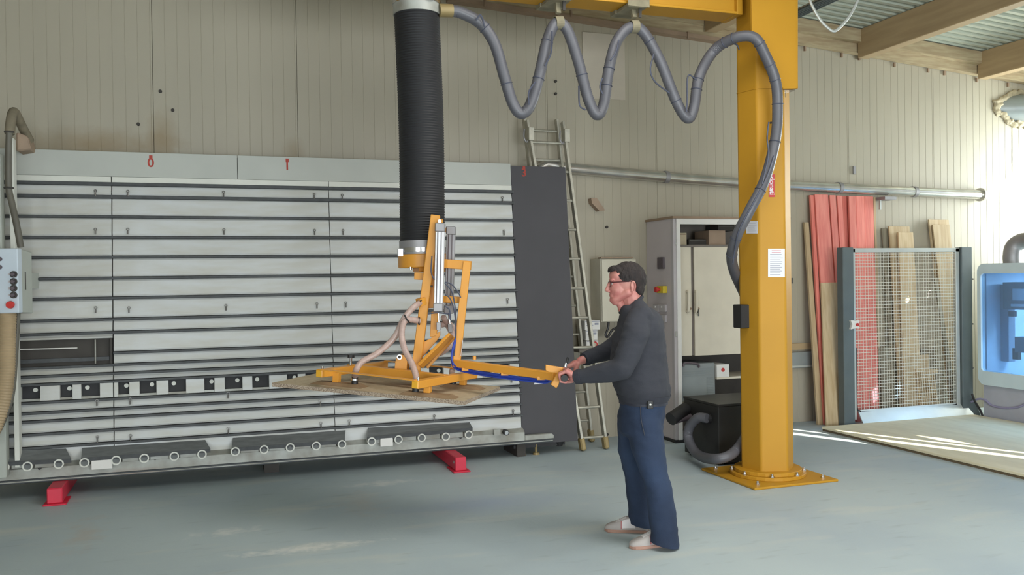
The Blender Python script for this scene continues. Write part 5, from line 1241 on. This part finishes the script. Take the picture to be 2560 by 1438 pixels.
# shoes
def shoe(toe, heel):
    d = (toe-heel); L = d.length; d.normalize(); s = d.cross(ZUP)
    def q(f, w_, z): return heel+d*(L*f)+s*w_+ZUP*z
    FS = [0, .04, .12, .25, .38, .5, .62, .74, .85, .93, .98, 1.0]
    HT = [.05, .078, .088, .096, .104, .098, .082, .066, .055, .046, .036, .026]
    HW = [.018, .029, .034, .035, .036, .039, .042, .044, .042, .034, .022, .008]
    def lerp(tab, f):
        for i in range(len(FS)-1):
            if f <= FS[i+1]: t = (f-FS[i])/(FS[i+1]-FS[i]); return tab[i]*(1-t)+tab[i+1]*t
        return tab[-1]
    def sec(f, g=1., z0=.018, t0=0., t1=math.pi, n=14):
        h, w_ = lerp(HT, f), lerp(HW, f)*g; out = []
        for k in range(n+1):
            t = t0+(t1-t0)*k/n; c, sn = math.cos(t), math.sin(t); e = .62
            out.append(q(f, w_*math.copysign(abs(c)**e, c), z0+(h-z0)*g**.5*abs(sn)**.9))
        return out
    o = MB().loft([sec(f) for f in [0, .04, .12, .25, .38, .5, .62, .74, .85, .93, .98, 1.0]]).build('shoe', 'shoe', per, smooth=True)
    out = []
    for k in range(32):
        t = 2*math.pi*k/32; f = .5+.51*math.cos(t); out.append(q(f, (lerp(HW, min(1, max(0, f)))+.005)*(1 if math.sin(t) >= 0 else -1)*min(1, abs(math.sin(t))*2.2), 0))
    MB().prism(out, (0, 0, .02)).build('sole', 'sole', o, bevel=.003)
    def shell(fa, fb, t0, t1, nm, mt, n=5): MB().loft([sec(fa+(fb-fa)*k/n, 1.035, .02, t0, t1, 6)+sec(fa+(fb-fa)*k/n, .98, .02, t0, t1, 6)[::-1] for k in range(n+1)]).build(nm, mt, o, smooth=True)
    shell(.80, .97, .25, math.pi-.25, 'toe_cap', 'shoe')
    for a_, b_ in ((.12, .95), (math.pi-.95, math.pi-.12)): shell(.30, .60, a_, b_, 'quarter_panel', 'shoewhite'); shell(.60, .625, a_*.6 if a_ < 1 else a_, b_+.25, 'panel_edge', 'lips', 2)
    shell(.50, .74, 1.25, math.pi-1.25, 'tongue', 'shoewhite')
    for f in (.53, .58, .63, .68): h = lerp(HT, f); MB().tube([q(f, -.022, h-.008), q(f, 0, h+.004), q(f, .022, h-.008)], .003, 6).build('lace', 'shoewhite', o, smooth=True)
    return o
tn, hn = on_z(1574, 1372), on_z(1692, 1359); shoe(tn, hn)
tf, hf_ = on_z(1512, 1327), on_z(1622, 1331); shoe(tf, hf_)

# expanding foam round the duct where it leaves the wall
fo = MB(); random.seed(3)
for k in range(70):
    t = 2*math.pi*(k+random.random())/70; q_ = .165+.055*random.random(); fo.ell(dc+V((math.cos(t)*q_*1.85-.02, -.004-.012*random.random(), math.sin(t)*q_*1.0)), (.03+.03*random.random(), .018+.014*random.random(), .022+.026*random.random()), u=10, v=6)
fo = remesh(fo, .011, 2); wrinkle(fo, .008, 30)
smooth_build(fo, 'foam_collar', 'foam', rd)
